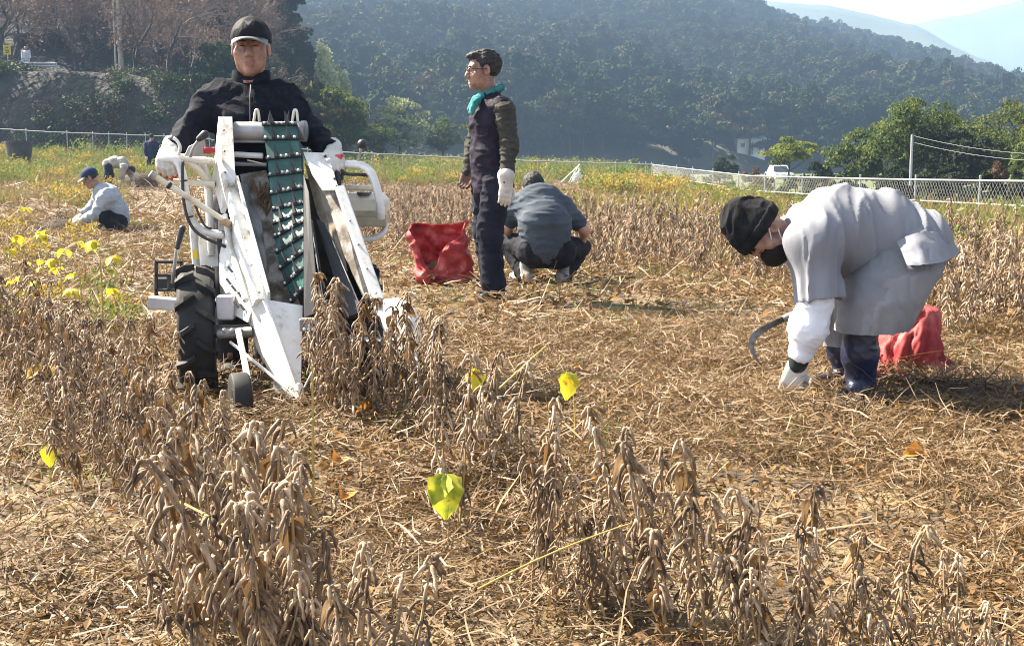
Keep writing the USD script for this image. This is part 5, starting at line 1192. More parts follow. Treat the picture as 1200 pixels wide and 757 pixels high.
# right handle, tank, ball lever
M('hand_grip', tube([A(386, 187.5, 5.63), A(402, 185.5, 5.61)], 0.02, 12), red_m, True)
M('handle_pipe', rail([A(384, 193, 5.64), A(433, 193, 5.58), A(446, 236, 5.56), A(446, 256, 5.58)], 0.0185, 12, 0.07), white_m, True)
M('cross_tube', rail([A(392, 220, 5.66), A(444, 221, 5.62)], 0.013), cream_m, True)
M('cable', tube(bezier(A(398, 196, 5.6), A(404, 210, 5.58), A(416, 202, 5.58), A(432, 206, 5.58), n=10), 0.008, 6), blk_m, True)
M('cable', tube(bezier(A(392, 194, 5.6), A(396, 206, 5.58), A(402, 214, 5.58), A(392, 226, 5.58), n=10), 0.012, 6), blk_m, True)
M('switch_box', box(A(397, 205, 5.62), (0.04, 0.04, 0.05)), blk_m)
bl = M('ball_lever', rail([A(419, 190, 5.6), A(421.5, 183, 5.59), A(423, 174, 5.58)], 0.0055), steel_m, True)
M('ball_knob', ball(A(424.5, 169, 5.58), 0.021, 2), blk_m, True, parent=bl)
tk = M('fuel_tank', box((A(429, 240, 5.72) + A(429, 240, 5.80)) / 2, (0.205, 0.16, 0.105), bev=0.28), cream_m, 35)
M('tank_base', box((A(430, 259, 5.72) + A(430, 259, 5.80)) / 2, (0.19, 0.15, 0.045), bev=0.1), mat('tan_tank_base', [(0.34, 0.28, 0.19), (0.46, 0.40, 0.29)], 0.5, scale=9), parent=tk)
M('filler_cap', tube([A(427, 229.5, 5.72), A(427, 225.5, 5.72)], 0.034, 16), mat('dark_grey_cap', [(0.05, 0.05, 0.05), (0.1, 0.1, 0.1)], 0.5), 40, parent=tk)
M('tank_bracket', rail([A(452, 262, 5.74), A(450, 274, 5.72), A(436, 281, 5.70), A(418, 281, 5.68)], 0.014, 10, 0.05), white_m, True)
# engine and gearbox behind the belt
M('engine', box(A(330, 262, 5.80), (0.26, 0.16, 0.30), bev=0.12), mat('engine_grey', [(0.03, 0.03, 0.032), (0.10, 0.095, 0.09)], 0.5, scale=10))
for k in range(5): M('cooling_fin', box(A(330, 238 + k * 9, 5.71), (0.22, 0.03, 0.012)), mat('fin_alloy', [(0.20, 0.20, 0.2), (0.32, 0.32, 0.32)], 0.45, metal=0.5))
M('gearbox', box(A(332, 345, 5.62), (0.20, 0.24, 0.26), bev=0.15), mat('gear_case', [(0.05, 0.045, 0.04), (0.15, 0.14, 0.125)], 0.6, scale=12))
# wheels
ax = unit([1.0, 0.22, 0.0]); Rw = np.stack([ax, np.cross([0, 0, 1.0], ax), [0, 0, 1.0]], 1)
def wheel(c, R, w, lugs, name, rim_r):
    prof = np.array([[rim_r * 0.97, -w * 0.42], [R * 0.72, -w * 0.5], [R * 0.90, -w * 0.5], [R * 0.955, -w * 0.40], [R * 0.965, 0], [R * 0.955, w * 0.40], [R * 0.90, w * 0.5], [R * 0.72, w * 0.5], [rim_r, w * 0.42]])
    a = np.linspace(0, 2 * PI, 41)[:-1]
    ty = loft([np.stack([np.full_like(a, x), r * np.cos(a), r * np.sin(a)], 1) for r, x in prof])
    wh = M(name, xf(ty, Rw, c), tyre_m, 50)
    for i in range(lugs):
        for s in (-1, 1):
            u = 2 * PI * (i + (0.5 if s > 0 else 0)) / lugs; pts = []
            for x, du, r0, r1 in ((s * w * 0.03, 0.0, 0.955, 1.065), (s * w * 0.30, 0.10, 0.95, 1.06), (s * w * 0.54, 0.17, 0.84, 1.0)):
                for dv in (-0.05, 0.05):
                    for r in (r0, r1):
                        v = u + du + dv * (1 if r == r0 else 0.7); pts.append([x, R * r * math.cos(v), R * r * math.sin(v)])
            if lugs > 1: M('lug', xf(hull(pts), Rw, c), tyre_m, parent=wh)
    rim = loft([np.stack([np.full_like(a, x), r * np.cos(a), r * np.sin(a)], 1) for r, x in [(rim_r * 1.03, -w * 0.43), (rim_r * 0.92, -w * 0.36), (rim_r * 0.8, -w * 0.1), (rim_r * 0.35, -w * 0.14), (0.002, -w * 0.16)]], 0.004)
    M('rim', xf(rim, Rw, c), mat('dusty_rim', [(0.22, 0.18, 0.13), (0.42, 0.38, 0.31)], 0.6, scale=9), 40, parent=wh)
    M('hub', tube([c - ax * w * 0.40, c + ax * w * 0.3], rim_r * 0.24, 12), steel_m, 40, parent=wh)
    return wh
cl = A(231, 385, 5.46); cl[2] = 0.272
wheel(cl, 0.275, 0.15, 13, 'wheel', 0.15)
wheel(cl + ax * 0.70, 0.275, 0.15, 13, 'wheel', 0.15)
M('axle', tube([cl, cl + ax * 0.70], 0.03, 10), steel_m, True)
cg = A(281.5, 469, 4.75); cg[2] = 0.112
R0, Rw = Rw, np.stack([unit([1, 0.35, 0]), unit([-0.35, 1, 0]), [0, 0, 1.0]], 1); ax = Rw[:, 0]
wheel(cg, 0.112, 0.068, 0, 'gauge_wheel', 0.05)
M('front_tube', tube([A(257, 391, 5.26), A(298, 388, 5.20)], 0.021, 12), steel_m, 40)
for px in (263, 272, 282): M('clamp_bolt', ball(A(px, 387.5, 5.20), 0.011, 1), steel_m, True)
M('wheel_strut', bar(A(279, 386, 5.19), A(291, 446, 4.78), 0.024, 0.012, up=(0.2, -1, 0)), steel_m)
M('wheel_fork', bar(A(291, 440, 4.80), cg + ax * 0.042, 0.02, 0.012, up=(0.2, -1, 0)), steel_m)
M('wheel_pin', tube([cg - ax * 0.04, cg + ax * 0.05], 0.009, 8), steel_m, True)

# ================================================================ SACKS
red_sack = mat('red_woven_sack', [(0.30, (0.20, 0.010, 0.012)), (0.48, (0.36, 0.024, 0.024)), (0.60, (0.46, 0.08, 0.075)), (0.72, (0.55, 0.22, 0.20))], 0.68, scale=9, detail=6, bump=0.35, bump_scale=380, bump_dist=0.002, trans=0.12)
Y = 10.2; g = float(gz(X_at(515, Y), Y)); O3 = np.array([X_at(515, Y * 1.01), Y, g])
t = thing('open_sack', 'open red woven sack standing left of the man in the dark vest', 'sack', O3)
a = np.linspace(0, 2 * PI, 97)[:-1]; rings = []
for u in np.linspace(0, 1, 26):
    rx, ry = np.interp(u, [0, 0.12, 0.6, 1], [0.17, 0.215, 0.225, 0.215]), np.interp(u, [0, 0.12, 0.6, 1], [0.11, 0.16, 0.165, 0.14])
    topz = 0.44 + 0.03 * np.cos(2 * a) + 0.07 * np.sin(a) - 0.22 * np.exp(-((a - 4.45) / 0.38) ** 2) + 0.025 * np.exp(-((a - 0.3) / 0.3) ** 2)
    sq = 1 / (np.abs(np.cos(a)) ** 3 + np.abs(np.sin(a)) ** 3) ** (1 / 3)
    rings.append(np.stack([rx * np.cos(a) * sq + 0.05 * (1 - u) ** 1.4, ry * np.sin(a) * sq, topz * u + 0.005], 1))
m = folds(loft(rings), 0.052, 4.2, (1, 1, 1.5), 3, 0.28); n = vnormals(m)
m = join([m, (m[0] - n * 0.007, m[1][:, ::-1])])
put('sack_cloth', m, red_sack, t, True)
put('lining', folds(Blend().ell([0.03, 0, 0.10], [0.17, 0.12, 0.10]).mesh(0.015), 0.02, 12), husk_m, t, label='dry bean plants lying inside the open sack', kind='stuff')
Y = 5.85; g = float(gz(1.7, Y)); O3 = np.array([X_at(1068, Y * 1.02), Y, g])
t = thing('crumpled_sack', 'crumpled red plastic sack slumped behind the boots of the man in grey', 'sack', O3)
def S(px, py, dy=0.0): return at(px, py, Y + dy) - O3
nA, nU = 120, 46; a = np.linspace(0, 2 * PI, nA + 1)[:-1]; rings = []
ctr = lambda u: np.array(bezier(S(1064, 463, 0), S(1050, 430, 0), S(1072, 395, .03), S(1080, 357, .06), n=nU))[u]
for i in range(nU):
    u = i / (nU - 1); r = np.interp(u, [0, 0.04, 0.3, 0.6, 0.85, 0.97, 1], [0.20, 0.215, 0.18, 0.145, 0.11, 0.085, 0.01])
    q = np.stack([np.cos(a) * 1.3, np.sin(a) * 1.3, 0 * a + u * 2.1], 1); q = q + 0.55 * np.stack([fbm(q * 1.1, 2, k) - 0.5 for k in (1, 2, 3)], 1)
    rd = 0.34 * (np.abs(2 * noise(q * 1.5, 4) - 1) - 0.4) + 0.17 * (np.abs(2 * noise(q * 3.3, 9) - 1) - 0.4) + 0.35 * np.exp(-((a - 0.05) / 0.35) ** 2) * (1 - u) ** 0.6 * (u < 0.5) * np.clip(u * 8, 0.3, 1)
    rings.append(ctr(i) + np.stack([r * (1 + rd) * np.cos(a), 0.75 * r * (1 + rd) * np.sin(a), 0.03 * rd], 1))
for k in range(len(rings)): rings[k][:, 2] = np.maximum(rings[k][:, 2], 0.0)
m = loft(rings)
put('sack_cloth', m, red_sack, t, 34)

# ================================================================ BEYOND THE FIELD
# ---- the left bank with its road
def bank_top(x): return np.interp(x, [-70, -24, -20.5, -18, -15, -12.5, -10.5, -8], [5.9, 5.6, 5.2, 4.3, 2.9, 1.3, 0.1, -1.0])
def bank_z(x, y):
    p = np.stack([x, y, 0 * x], -1); T = bank_top(x * 75 / np.maximum(y, 75))
    face = sstep(72.5, 76.2, y + 1.6 * (fbm(p * 0.35, 3, 2) - 0.5))
    up = np.clip(y - 87, 0, 60) * 0.50 * np.clip((T + 1.0) / 6, 0, 1)
    return -0.6 + (T + 0.6) * face + up + 0.35 * (fbm(p * 0.8, 3, 6) - 0.5) * (face > 0.02) * (1 - sstep(75, 78, y) * 0.8)
stone = mat('bank_rock', [(0.30, (0.006, 0.005, 0.005)), (0.45, (0.018, 0.016, 0.013)), (0.55, (0.030, 0.026, 0.021)), (0.66, (0.016, 0.024, 0.009))], 0.95, scale=0.9, detail=8, by='world', bump=1.0, bump_scale=2.2, bump_dist=0.35, rough_n=0.65)
put('rocky_bank', sheet(np.arange(-70, -7.9, 0.4), np.concatenate([np.arange(71.5, 79, 0.22), np.arange(79, 150, 2.0)]), bank_z), stone, smooth=True, kind='structure', label='rocky bank under the road at the upper left')
rd = mat('road_asphalt', [(0.045, 0.045, 0.047), (0.07, 0.07, 0.07)], 0.9, scale=1.5, by='world')
xs = np.arange(-60, -17, 1.0); put('road', loft([np.stack([xs, 0 * xs + y, bank_z(xs, 0 * xs + y) + 0.06 + 0.1 * k], 1) for k, y in enumerate((80.5, 82, 84.5, 86.5))], 0, False), rd, smooth=True, kind='structure', label='road on top of the bank')

def tree(name, label, cat, px, ytop, wpx, Y, cols, leafn=26, size=0.105, base=None, cone=0.0, clumps=34, group=None, squash=1.0, seed=1, tr=0.38, low=0.12):
    x = X_at(px, Y); g = float(gz(x, Y)) if base is None else base
    top = at(px, ytop, Y)[2]; h = top - g; r = wpx / 2 * Y / FPX * 1.0
    rng = np.random.default_rng(seed); t = thing(name, label, cat, (x, Y, g), group=group)
    c0 = h * low
    v, f = crown(rng, (r * 0.86, r * 0.86 * squash, (h - c0) / 2 * 0.90), clumps, int(leafn * 2.2), size * (0.7 if size > 0.2 else 1), cone=cone); v[:, 2] += c0 + (h - c0) / 2
    put('crown', (v, f), mat('leaves_' + name + str(seed), cols, 0.8, scale=1.1, detail=3, by='world', trans=tr, spec=0.2), t)
    put('trunk', limbs(rng, h * 0.8, max(0.05, h * 0.022), r * 0.7, 7), bark, t)
    return t
gr = [(0.2, (0.022, 0.042, 0.011)), (0.5, (0.07, 0.10, 0.022)), (0.75, (0.17, 0.19, 0.045))]
gy = [(0.2, (0.045, 0.06, 0.012)), (0.5, (0.13, 0.16, 0.025)), (0.75, (0.26, 0.28, 0.05))]
go = [(0.2, (0.03, 0.045, 0.012)), (0.45, (0.07, 0.095, 0.02)), (0.65, (0.13, 0.14, 0.03)), (0.8, (0.20, 0.12, 0.03))]
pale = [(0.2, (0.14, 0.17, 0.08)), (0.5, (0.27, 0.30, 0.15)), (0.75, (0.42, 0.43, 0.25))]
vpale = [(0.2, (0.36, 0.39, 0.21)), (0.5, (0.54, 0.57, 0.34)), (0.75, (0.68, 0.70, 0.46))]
dk = [(0.2, (0.010, 0.018, 0.007)), (0.5, (0.022, 0.034, 0.012)), (0.75, (0.045, 0.06, 0.02))]
bw = [(0.2, (0.05, 0.032, 0.018)), (0.5, (0.13, 0.075, 0.04)), (0.75, (0.22, 0.13, 0.07))]
T_ = [('leafy_tree', 'tallest rounded green tree behind the pole at the right', 1066, 104, 132, 62, gr, dict(clumps=90, leafn=46, low=0.02)),
      ('leafy_tree', 'broad green tree with orange tinged top at the right edge', 1168, 116, 150, 65, go, dict(clumps=90, leafn=46, low=0.03)),
      ('leafy_tree', 'green tree cut off by the right edge of the picture', 1215, 146, 100, 56, gr, dict(clumps=50, leafn=40)),
      ('leafy_tree', 'lower round tree left of the tallest green tree', 1003, 146, 84, 66, gr, dict(clumps=44, leafn=40, low=0.03)),
      ('leafy_tree', 'bright yellow green spreading tree beyond the fence bend', 921, 154, 76, 82, gy, dict(clumps=34, leafn=44, low=0.35)),
      ('leafy_tree', 'small dark tree standing left of the little white house', 848, 176, 42, 95, dk, dict(clumps=24, leafn=30)),
      ('leafy_tree', 'dark dense tree between the two big trees at the right', 1122, 148, 96, 60, dk, dict(clumps=54, leafn=40, low=0.02)),
      ('bush', 'dark bush under the bright yellow green tree', 955, 183, 52, 70, dk, dict(clumps=24, leafn=36, low=0.0)),
      ('bush', 'dark hedge bush at the foot of the tallest tree', 1050, 190, 84, 56, dk, dict(clumps=30, leafn=44, low=0.0)),
      ('bush', 'dark hedge bush right of the thin pole', 1105, 192, 84, 55, dk, dict(clumps=30, leafn=44, low=0.0)),
      ('bush', 'vine covered dark bush at the right edge behind the fence', 1195, 182, 62, 50, gr, dict(clumps=30, leafn=44, low=0.0)),
      ('bush', 'russet dry shrub rising behind the fence near the right edge', 1164, 177, 26, 51, bw, dict(clumps=16, leafn=24, low=0.1, size=0.1)),
      ('bush', 'russet dry shrub left of the car beyond the fence', 880, 196, 34, 85, bw, dict(clumps=16, leafn=24, low=0.0)),
      ('bush', 'straw coloured bush right of the car beyond the fence', 945, 203, 44, 78, [(0.2, (0.10, 0.085, 0.04)), (0.5, (0.22, 0.18, 0.08)), (0.75, (0.34, 0.28, 0.13))], dict(clumps=16, leafn=24, low=0.0)),
      ('bush', 'dark green shrub in front of the fence right of the white bag', 729, 210, 26, 52, gr, dict(clumps=14, leafn=26, low=0.0, size=0.12)),
      ('bush', 'pale shrub by the fence behind the dark green shrub', 708, 204, 34, 55, [(0.2, (0.12, 0.13, 0.07)), (0.5, (0.22, 0.23, 0.12)), (0.75, (0.32, 0.33, 0.18))], dict(clumps=14, leafn=26, low=0.0, size=0.12)),
      ('hedge_bush', 'dark hedge bush right behind the fence, below the small round tree', 1000, 205, 60, 44, dk, dict(clumps=24, leafn=36, low=0.0)),
      ('hedge_bush', 'dark hedge bush right behind the fence at the foot of the thin pole', 1050, 203, 62, 41, dk, dict(clumps=24, leafn=36, low=0.0)),
      ('hedge_bush', 'dark hedge bush behind the fence between the thin pole and the post', 1102, 203, 62, 39, dk, dict(clumps=24, leafn=36, low=0.0)),
      ('hedge_bush', 'dark hedge bush behind the fence under the russet shrub', 1155, 203, 62, 37, dk, dict(clumps=24, leafn=36, low=0.0)),
      ('hedge_bush', 'dark hedge bush behind the fence at the right edge', 1205, 203, 62, 35, dk, dict(clumps=24, leafn=36, low=0.0)),
      ('brush', 'dry grey brush behind the fence near its bend', 800, 201, 44, 57, [(0.2, (0.06, 0.05, 0.028)), (0.5, (0.13, 0.11, 0.06)), (0.75, (0.22, 0.18, 0.10))], dict(clumps=18, leafn=26, low=0.0, size=0.09)),
      ('brush', 'olive brush behind the fence left of the car', 842, 203, 50, 50, gr, dict(clumps=18, leafn=26, low=0.0, size=0.09)),
      ('brush', 'dry grey brush behind the fence in front of the car', 888, 200, 46, 46, [(0.2, (0.06, 0.05, 0.028)), (0.5, (0.13, 0.11, 0.06)), (0.75, (0.22, 0.18, 0.10))], dict(clumps=18, leafn=26, low=0.0, size=0.09)),
      ('brush', 'olive and dry brush behind the fence right of the car', 930, 201, 52, 46, gr, dict(clumps=18, leafn=26, low=0.0, size=0.09)),
      ('brush', 'dry brush behind the fence under the round dark tree', 968, 206, 44, 42, [(0.2, (0.06, 0.05, 0.028)), (0.5, (0.13, 0.11, 0.06)), (0.75, (0.22, 0.18, 0.10))], dict(clumps=18, leafn=26, low=0.0, size=0.09)),
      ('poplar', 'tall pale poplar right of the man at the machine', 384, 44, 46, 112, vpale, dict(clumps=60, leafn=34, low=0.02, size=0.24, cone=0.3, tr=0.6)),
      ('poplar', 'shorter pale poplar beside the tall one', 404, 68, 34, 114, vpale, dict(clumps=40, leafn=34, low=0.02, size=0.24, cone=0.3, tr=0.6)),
      ('bush', 'large dark green bush behind the right handle of the machine', 398, 96, 96, 78, gr, dict(clumps=60, leafn=50, low=0.0)),
      ('leafy_tree', 'brown green tree on the slope behind the man at the machine', 322, 60, 56, 92, [(0.2, (0.03, 0.032, 0.016)), (0.5, (0.065, 0.06, 0.03)), (0.75, (0.11, 0.095, 0.05))], dict(clumps=60, leafn=40, low=0.02)),
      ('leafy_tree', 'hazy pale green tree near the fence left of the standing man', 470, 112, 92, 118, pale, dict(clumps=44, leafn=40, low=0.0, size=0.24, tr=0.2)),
      ('leafy_tree', 'dim green tree right of the hazy pale one', 520, 128, 70, 135, gr, dict(clumps=34, leafn=34, low=0.0, size=0.24)),
      ('leafy_tree', 'dark tree low behind the fence left of the standing man', 440, 138, 60, 96, gr, dict(clumps=34, leafn=34, low=0.0))]
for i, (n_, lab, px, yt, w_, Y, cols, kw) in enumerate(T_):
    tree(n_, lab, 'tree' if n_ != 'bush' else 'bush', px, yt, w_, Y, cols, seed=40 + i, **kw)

# ---- bare trees of the left slope
def bare(rng, h, spread=0.9):
    segs = []
    def grow(p, d, L, r, lv):
        q = p + d * L; m = (p + q) / 2 + rng.normal(size=3) * L * 0.08
        segs.append((lv, tube([p, m, q], [r, r * 0.82, r * 0.66], 6 if lv < 2 else 3, cap=False)))
        if lv == 5: return
        for _ in range(3 if lv else 4):
            ax_ = unit(rng.normal(size=3)); nd = unit(d + ax_ * spread * rng.uniform(0.6, 1.1) + [0, 0, 0.12])
            grow(q if rng.random() < 0.6 else m, nd, L * rng.uniform(0.55, 0.82), r * 0.56, lv + 1)
    grow(np.array([0, 0, -0.3]), np.array([rng.normal() * 0.06, rng.normal() * 0.06, 1.0]), h * 0.30, h * 0.021, 0)
    return join([s for l, s in segs if l < 2]), join([s for l, s in segs if l >= 2]), np.vstack([s[0][-3:] for l, s in segs if l >= 4])
dbark = mat('dark_bark', [(0.016, 0.013, 0.012), (0.05, 0.04, 0.036)], 0.95, scale=4, by='world')
twig_m = mat('twigs', [(0.07, 0.052, 0.046), (0.14, 0.105, 0.092)], 0.9, scale=0.8, by='world')
bleaf = mat('withered_leaves', [(0.07, 0.042, 0.03), (0.13, 0.08, 0.054), (0.19, 0.12, 0.08)], 0.9, scale=1.4, by='world', trans=0.2)
rng = np.random.default_rng(5); BARE = []
for k in range(4):
    c = kind_class(f'bare_tree_kind_{"abcd"[k]}'); tr_, tw, ends = bare(rng, 8.0)
    lv = leaf_cards(ends[rng.integers(0, len(ends), 900)] + rng.normal(size=(900, 3)) * 0.25, 0.085, rng)
    put('trunk', tr_, dbark, c); put('branches', tw, twig_m, c); put('withered_leaves', lv, bleaf, c, kind='stuff'); BARE.append((c, [('trunk', tr_, dbark, False), ('branches', tw, twig_m, False), ('leaves', lv, bleaf, False)]))
spots = [(10, 80.0, 1.25, 'bare tree with a thick dark trunk at the far left edge of the road'), (-28, 83, 1.1, 'bare tree leaning in from beyond the left edge'), (62, 92, 1.1, 'bare tree beside the green roofed pavilion'), (98, 88, 1.0, 'bare tree midway between the pavilion and the utility pole'), (128, 95, 1.1, 'bare tree behind the utility pole'),
         (169, 80, 1.0, 'bare tree just right of the utility pole'), (190, 82, 0.95, 'slim bare tree second from the utility pole'), (205, 80, 1.0, 'dark trunked bare tree above the curved end of the bank'), (236, 84, 1.0, 'bare tree left of the head of the man at the machine'), (258, 90, 1.05, 'bare tree right behind the cap of the man at the machine'), (312, 84, 0.7, 'small bare tree right of the cap of the man at the machine'), (222, 96, 1.2, 'tall bare tree high on the slope at the upper left'), (285, 100, 1.1, 'bare tree highest on the slope above the man at the machine')]
for i, (px, Y, s, lab) in enumerate(spots):
    x = X_at(px, Y); copy_of(BARE[i % 4][0], 'bare_tree', lab, 'tree', (x, Y, float(bank_z(np.array(x), np.array(Y))) - 0.1), rng.uniform(0, 360), s, None)
n = 640; x = rng.uniform(-66, -15, n); y = rng.uniform(88, 142, n); k = (bank_z(x, y) > 1.5) & (x * 75 / y < -14.2); x, y = x[k], y[k]
scatter('bare_wood', [('bare', p, None, False) for _, p in BARE], np.stack([x, y, bank_z(x, y) - 0.2], 1), rng.integers(0, 4, len(x)), rng.random(len(x)) * 6.28, rng.uniform(0.6, 1.0, len(x)), 'bare brown wood covering the slope at the upper left', 'wood')
# ivy and grass on the bank
ivy = [('ivy_clump', leaf_cards(rng.normal(size=(260, 3)) * [0.5, 0.25, 0.25], 0.09, rng), mat('ivy', [(0.012, 0.024, 0.008), (0.035, 0.06, 0.015), (0.08, 0.11, 0.03)], 0.7, scale=0.7, by='world', trans=0.2), False), ('dry_clump', leaf_cards(rng.normal(size=(200, 3)) * [0.5, 0.25, 0.25], 0.08, rng), mat('dry_ivy', [(0.035, 0.025, 0.016), (0.08, 0.06, 0.035)], 0.8, scale=0.7, by='world', trans=0.2), False)]
n = 1100; x = rng.uniform(-48, -11, n); y = rng.uniform(73, 79.5, n); pz = np.stack([x, y, 0 * x], -1); k = (fbm(pz * 0.3, 2, 8) > 0.44) & (bank_z(x, y) > 0.3); x, y = x[k], y[k]
scatter('bank_ivy', ivy, np.stack([x, y, bank_z(x, y) + 0.05], 1), (rng.random(len(x)) < 0.35).astype(int), rng.random(len(x)) * 6.28, rng.uniform(0.6, 1.3, len(x)), 'ivy and scrub hanging over the rocky bank', 'ivy')

n = 420; y = rng.uniform(76, 150, n); x = -rng.uniform(9.6, 17.5, n) * y / 75; k = bank_z(x, y) > 0.2; x, y = x[k], y[k]
scatter('slope_scrub', [('scrub', kinds[q][1], None, False) for q in (0, 1, 3)] + ivy[1:], np.stack([x, y, bank_z(x, y) - 0.1], 1), rng.integers(0, 4, len(x)), rng.random(len(x)) * 6.28, rng.uniform(0.16, 0.40, len(x)) * np.where(rng.random(len(x)) < 0.3, 1.6, 1), 'green and brown scrub on the falling edge of the slope', 'scrub')

# ---- things on the road
galv = mat('zinc_steel', [(0.30, 0.31, 0.32), (0.42, 0.43, 0.44)], 0.4, scale=2, by='world', metal=0.4)
def guard(label, x0, x1, y, white=False):
    t = thing('guard_rail', label, 'guard rail', (x0, y, 0)); m = galv if not white else mat('white_rail', [(0.6, 0.6, 0.6), (0.72, 0.72, 0.72)], 0.5)
    z = lambda x: float(bank_z(np.array(x), np.array(y)))
    for dz in (0.45, 0.62): put('rail', tube([[x, y, z(x) + dz + 0.1] for x in np.arange(x0, x1 + 0.1, 2.0)], 0.075, 6), m, t, True, off=(x0, y, 0))
    for x in np.arange(x0, x1 + 0.1, 2.0): put('post', bar([x, y + 0.06, z(x) - 0.3], [x, y + 0.06, z(x) + 0.78], 0.11), m, t, off=(x0, y, 0))
guard('dull guard rail along the road at the far upper left', -36, -27.6, 80)
guard('bright white guard rail right of the utility pole', -23.6, -19.4, 81.2, True)
x, Y = X_at(150, 79.2), 79.2; z0 = float(bank_z(np.array(x), np.array(Y)))
conc = mat('pole_concrete', [(0.20, 0.185, 0.15), (0.33, 0.31, 0.26)], 0.9, scale=1.5, by='world')
t = thing('utility_pole', 'concrete utility pole with pale insulators on the bank at the upper left', 'utility pole', (x, Y, z0))
put('shaft', tube([[0, 0, -0.4], [0, 0, 8.5]], [0.17, 0.12], 12), conc, t, True)
put('cross_arm', bar([-0.8, 0, 6.1], [0.8, 0, 6.1], 0.09), galv, t)
put('stay_tube', tube([[-0.33, 0, -0.4], [-0.33, 0, 5.6]], 0.045, 8), conc, t, True)
for q in ((-0.6, 6.25), (0.0, 6.25), (0.6, 6.25), (-0.33, 3.9), (-0.12, 2.1), (0.05, 2.3)): put('insulator', tube([[q[0], -0.12, q[1] - 0.1], [q[0], -0.12, q[1] + 0.12]], [0.09, 0.05], 8), mat('white_porcelain', [(0.7, 0.7, 0.68)] * 2, 0.3), t, True)
x, Y = X_at(55, 93.0), 93.0; z0 = float(bank_z(np.array(x), np.array(Y)))
t = thing('pavilion', 'small pavilion with a curved grey green roof among the bare trees', 'pavilion', (x, Y, z0))
zb = at(55, 42, Y)[2] - z0
roof = loft([np.stack([np.array([-1, -1, 1, 1]) * w_, np.array([-1, 1, 1, -1]) * w_ * 0.8, np.full(4, zb + h_)], 1) for w_, h_ in ((1.75, 0.0), (1.5, 0.25), (1.15, 0.6), (0.55, 1.0), (0.12, 1.25))], 0.05)
put('roof', roof, mat('pavilion_roof', [(0.13, 0.17, 0.16), (0.22, 0.27, 0.25)], 0.6, scale=2), t)
for sx in (-1.2, 1.2):
    for sy in (-0.9, 0.9): put('pillar', bar([sx, sy, -0.3], [sx, sy, zb], 0.16), dbark, t)
put('beam', bar([-1.3, -0.95, zb - 0.1], [1.3, -0.95, zb - 0.1], 0.14), dbark, t)
put('floor', box((0, 0, zb - 2.0), (2.8, 2.2, 0.2)), conc, t)
x, Y = X_at(20, 80.6), 80.6; z0 = float(bank_z(np.array(x), np.array(Y)))
t = thing('road_sign', 'yellow sign beside the thick trunk at the upper left edge', 'sign', (x, Y, z0))
zs = at(20, 59, Y)[2] - z0
put('panel', box((0, -0.05, zs), (0.46, 0.03, 0.58), bev=0.3), mat('sign_yellow', [(0.60, 0.50, 0.03), (0.70, 0.6, 0.05)], 0.5), t)
for dz, w_ in ((0.14, 0.16), (-0.02, 0.26), (-0.14, 0.22)): put('mark', box((0, -0.068, zs + dz), (w_, 0.012, 0.07)), mat('sign_mark', [(0.16, 0.13, 0.04)] * 2, 0.6), t)
put('post', tube([[0, 0, -0.2], [0, 0, zs + 0.3]], 0.03, 8), galv, t, True)
Y = 81.5
def S(px, py, dy=0.0): return at(px, py, Y + dy)
zr = float(bank_z(np.array(X_at(41, Y)), np.array(Y))) + 0.1
C0 = np.array([X_at(41, Y), Y, zr])
def W_(x, y, z): return C0 + [x, y, z]
J = dict(pelvis=W_(0, 0, .92), waist=W_(0, 0, 1.08), chest=W_(0, 0, 1.28), neck=W_(0, 0, 1.46), sha=W_(-.18, 0, 1.38), ela=W_(-.24, .02, 1.1), wra=W_(-.2, -.08, .9), haa=W_(-.19, -.1, .82), shb=W_(.18, 0, 1.38), elb=W_(.24, .02, 1.1), wrb=W_(.2, -.08, .9), hab=W_(.19, -.1, .82),
         hia=W_(-.09, 0, .88), hib=W_(.09, 0, .88), kna=W_(-.1, -.06, .48), knb=W_(.1, .06, .48), ana=W_(-.1, 0, .09), anb=W_(.1, .12, .09), toa=W_(-.1, -.14, .05), tob=W_(.1, -.02, .05))
far_man('person in pale blue clothes standing on the road by the yellow sign', J, Y, look((0.2, -1, -0.1), (0, 0, 1)), W_(0, -.02, 1.6), 1.0, cloth('pale_blue_jacket', (0.42, 0.45, 0.52), (0.58, 0.60, 0.66)), cloth('pale_trousers', (0.32, 0.34, 0.42), (0.45, 0.47, 0.54)), black_m, [0.15, 0.155, 0.165, 0.08], [0.09, 0.075, 0.06], [0.105, 0.085, 0.075], 0.024, cap=False)

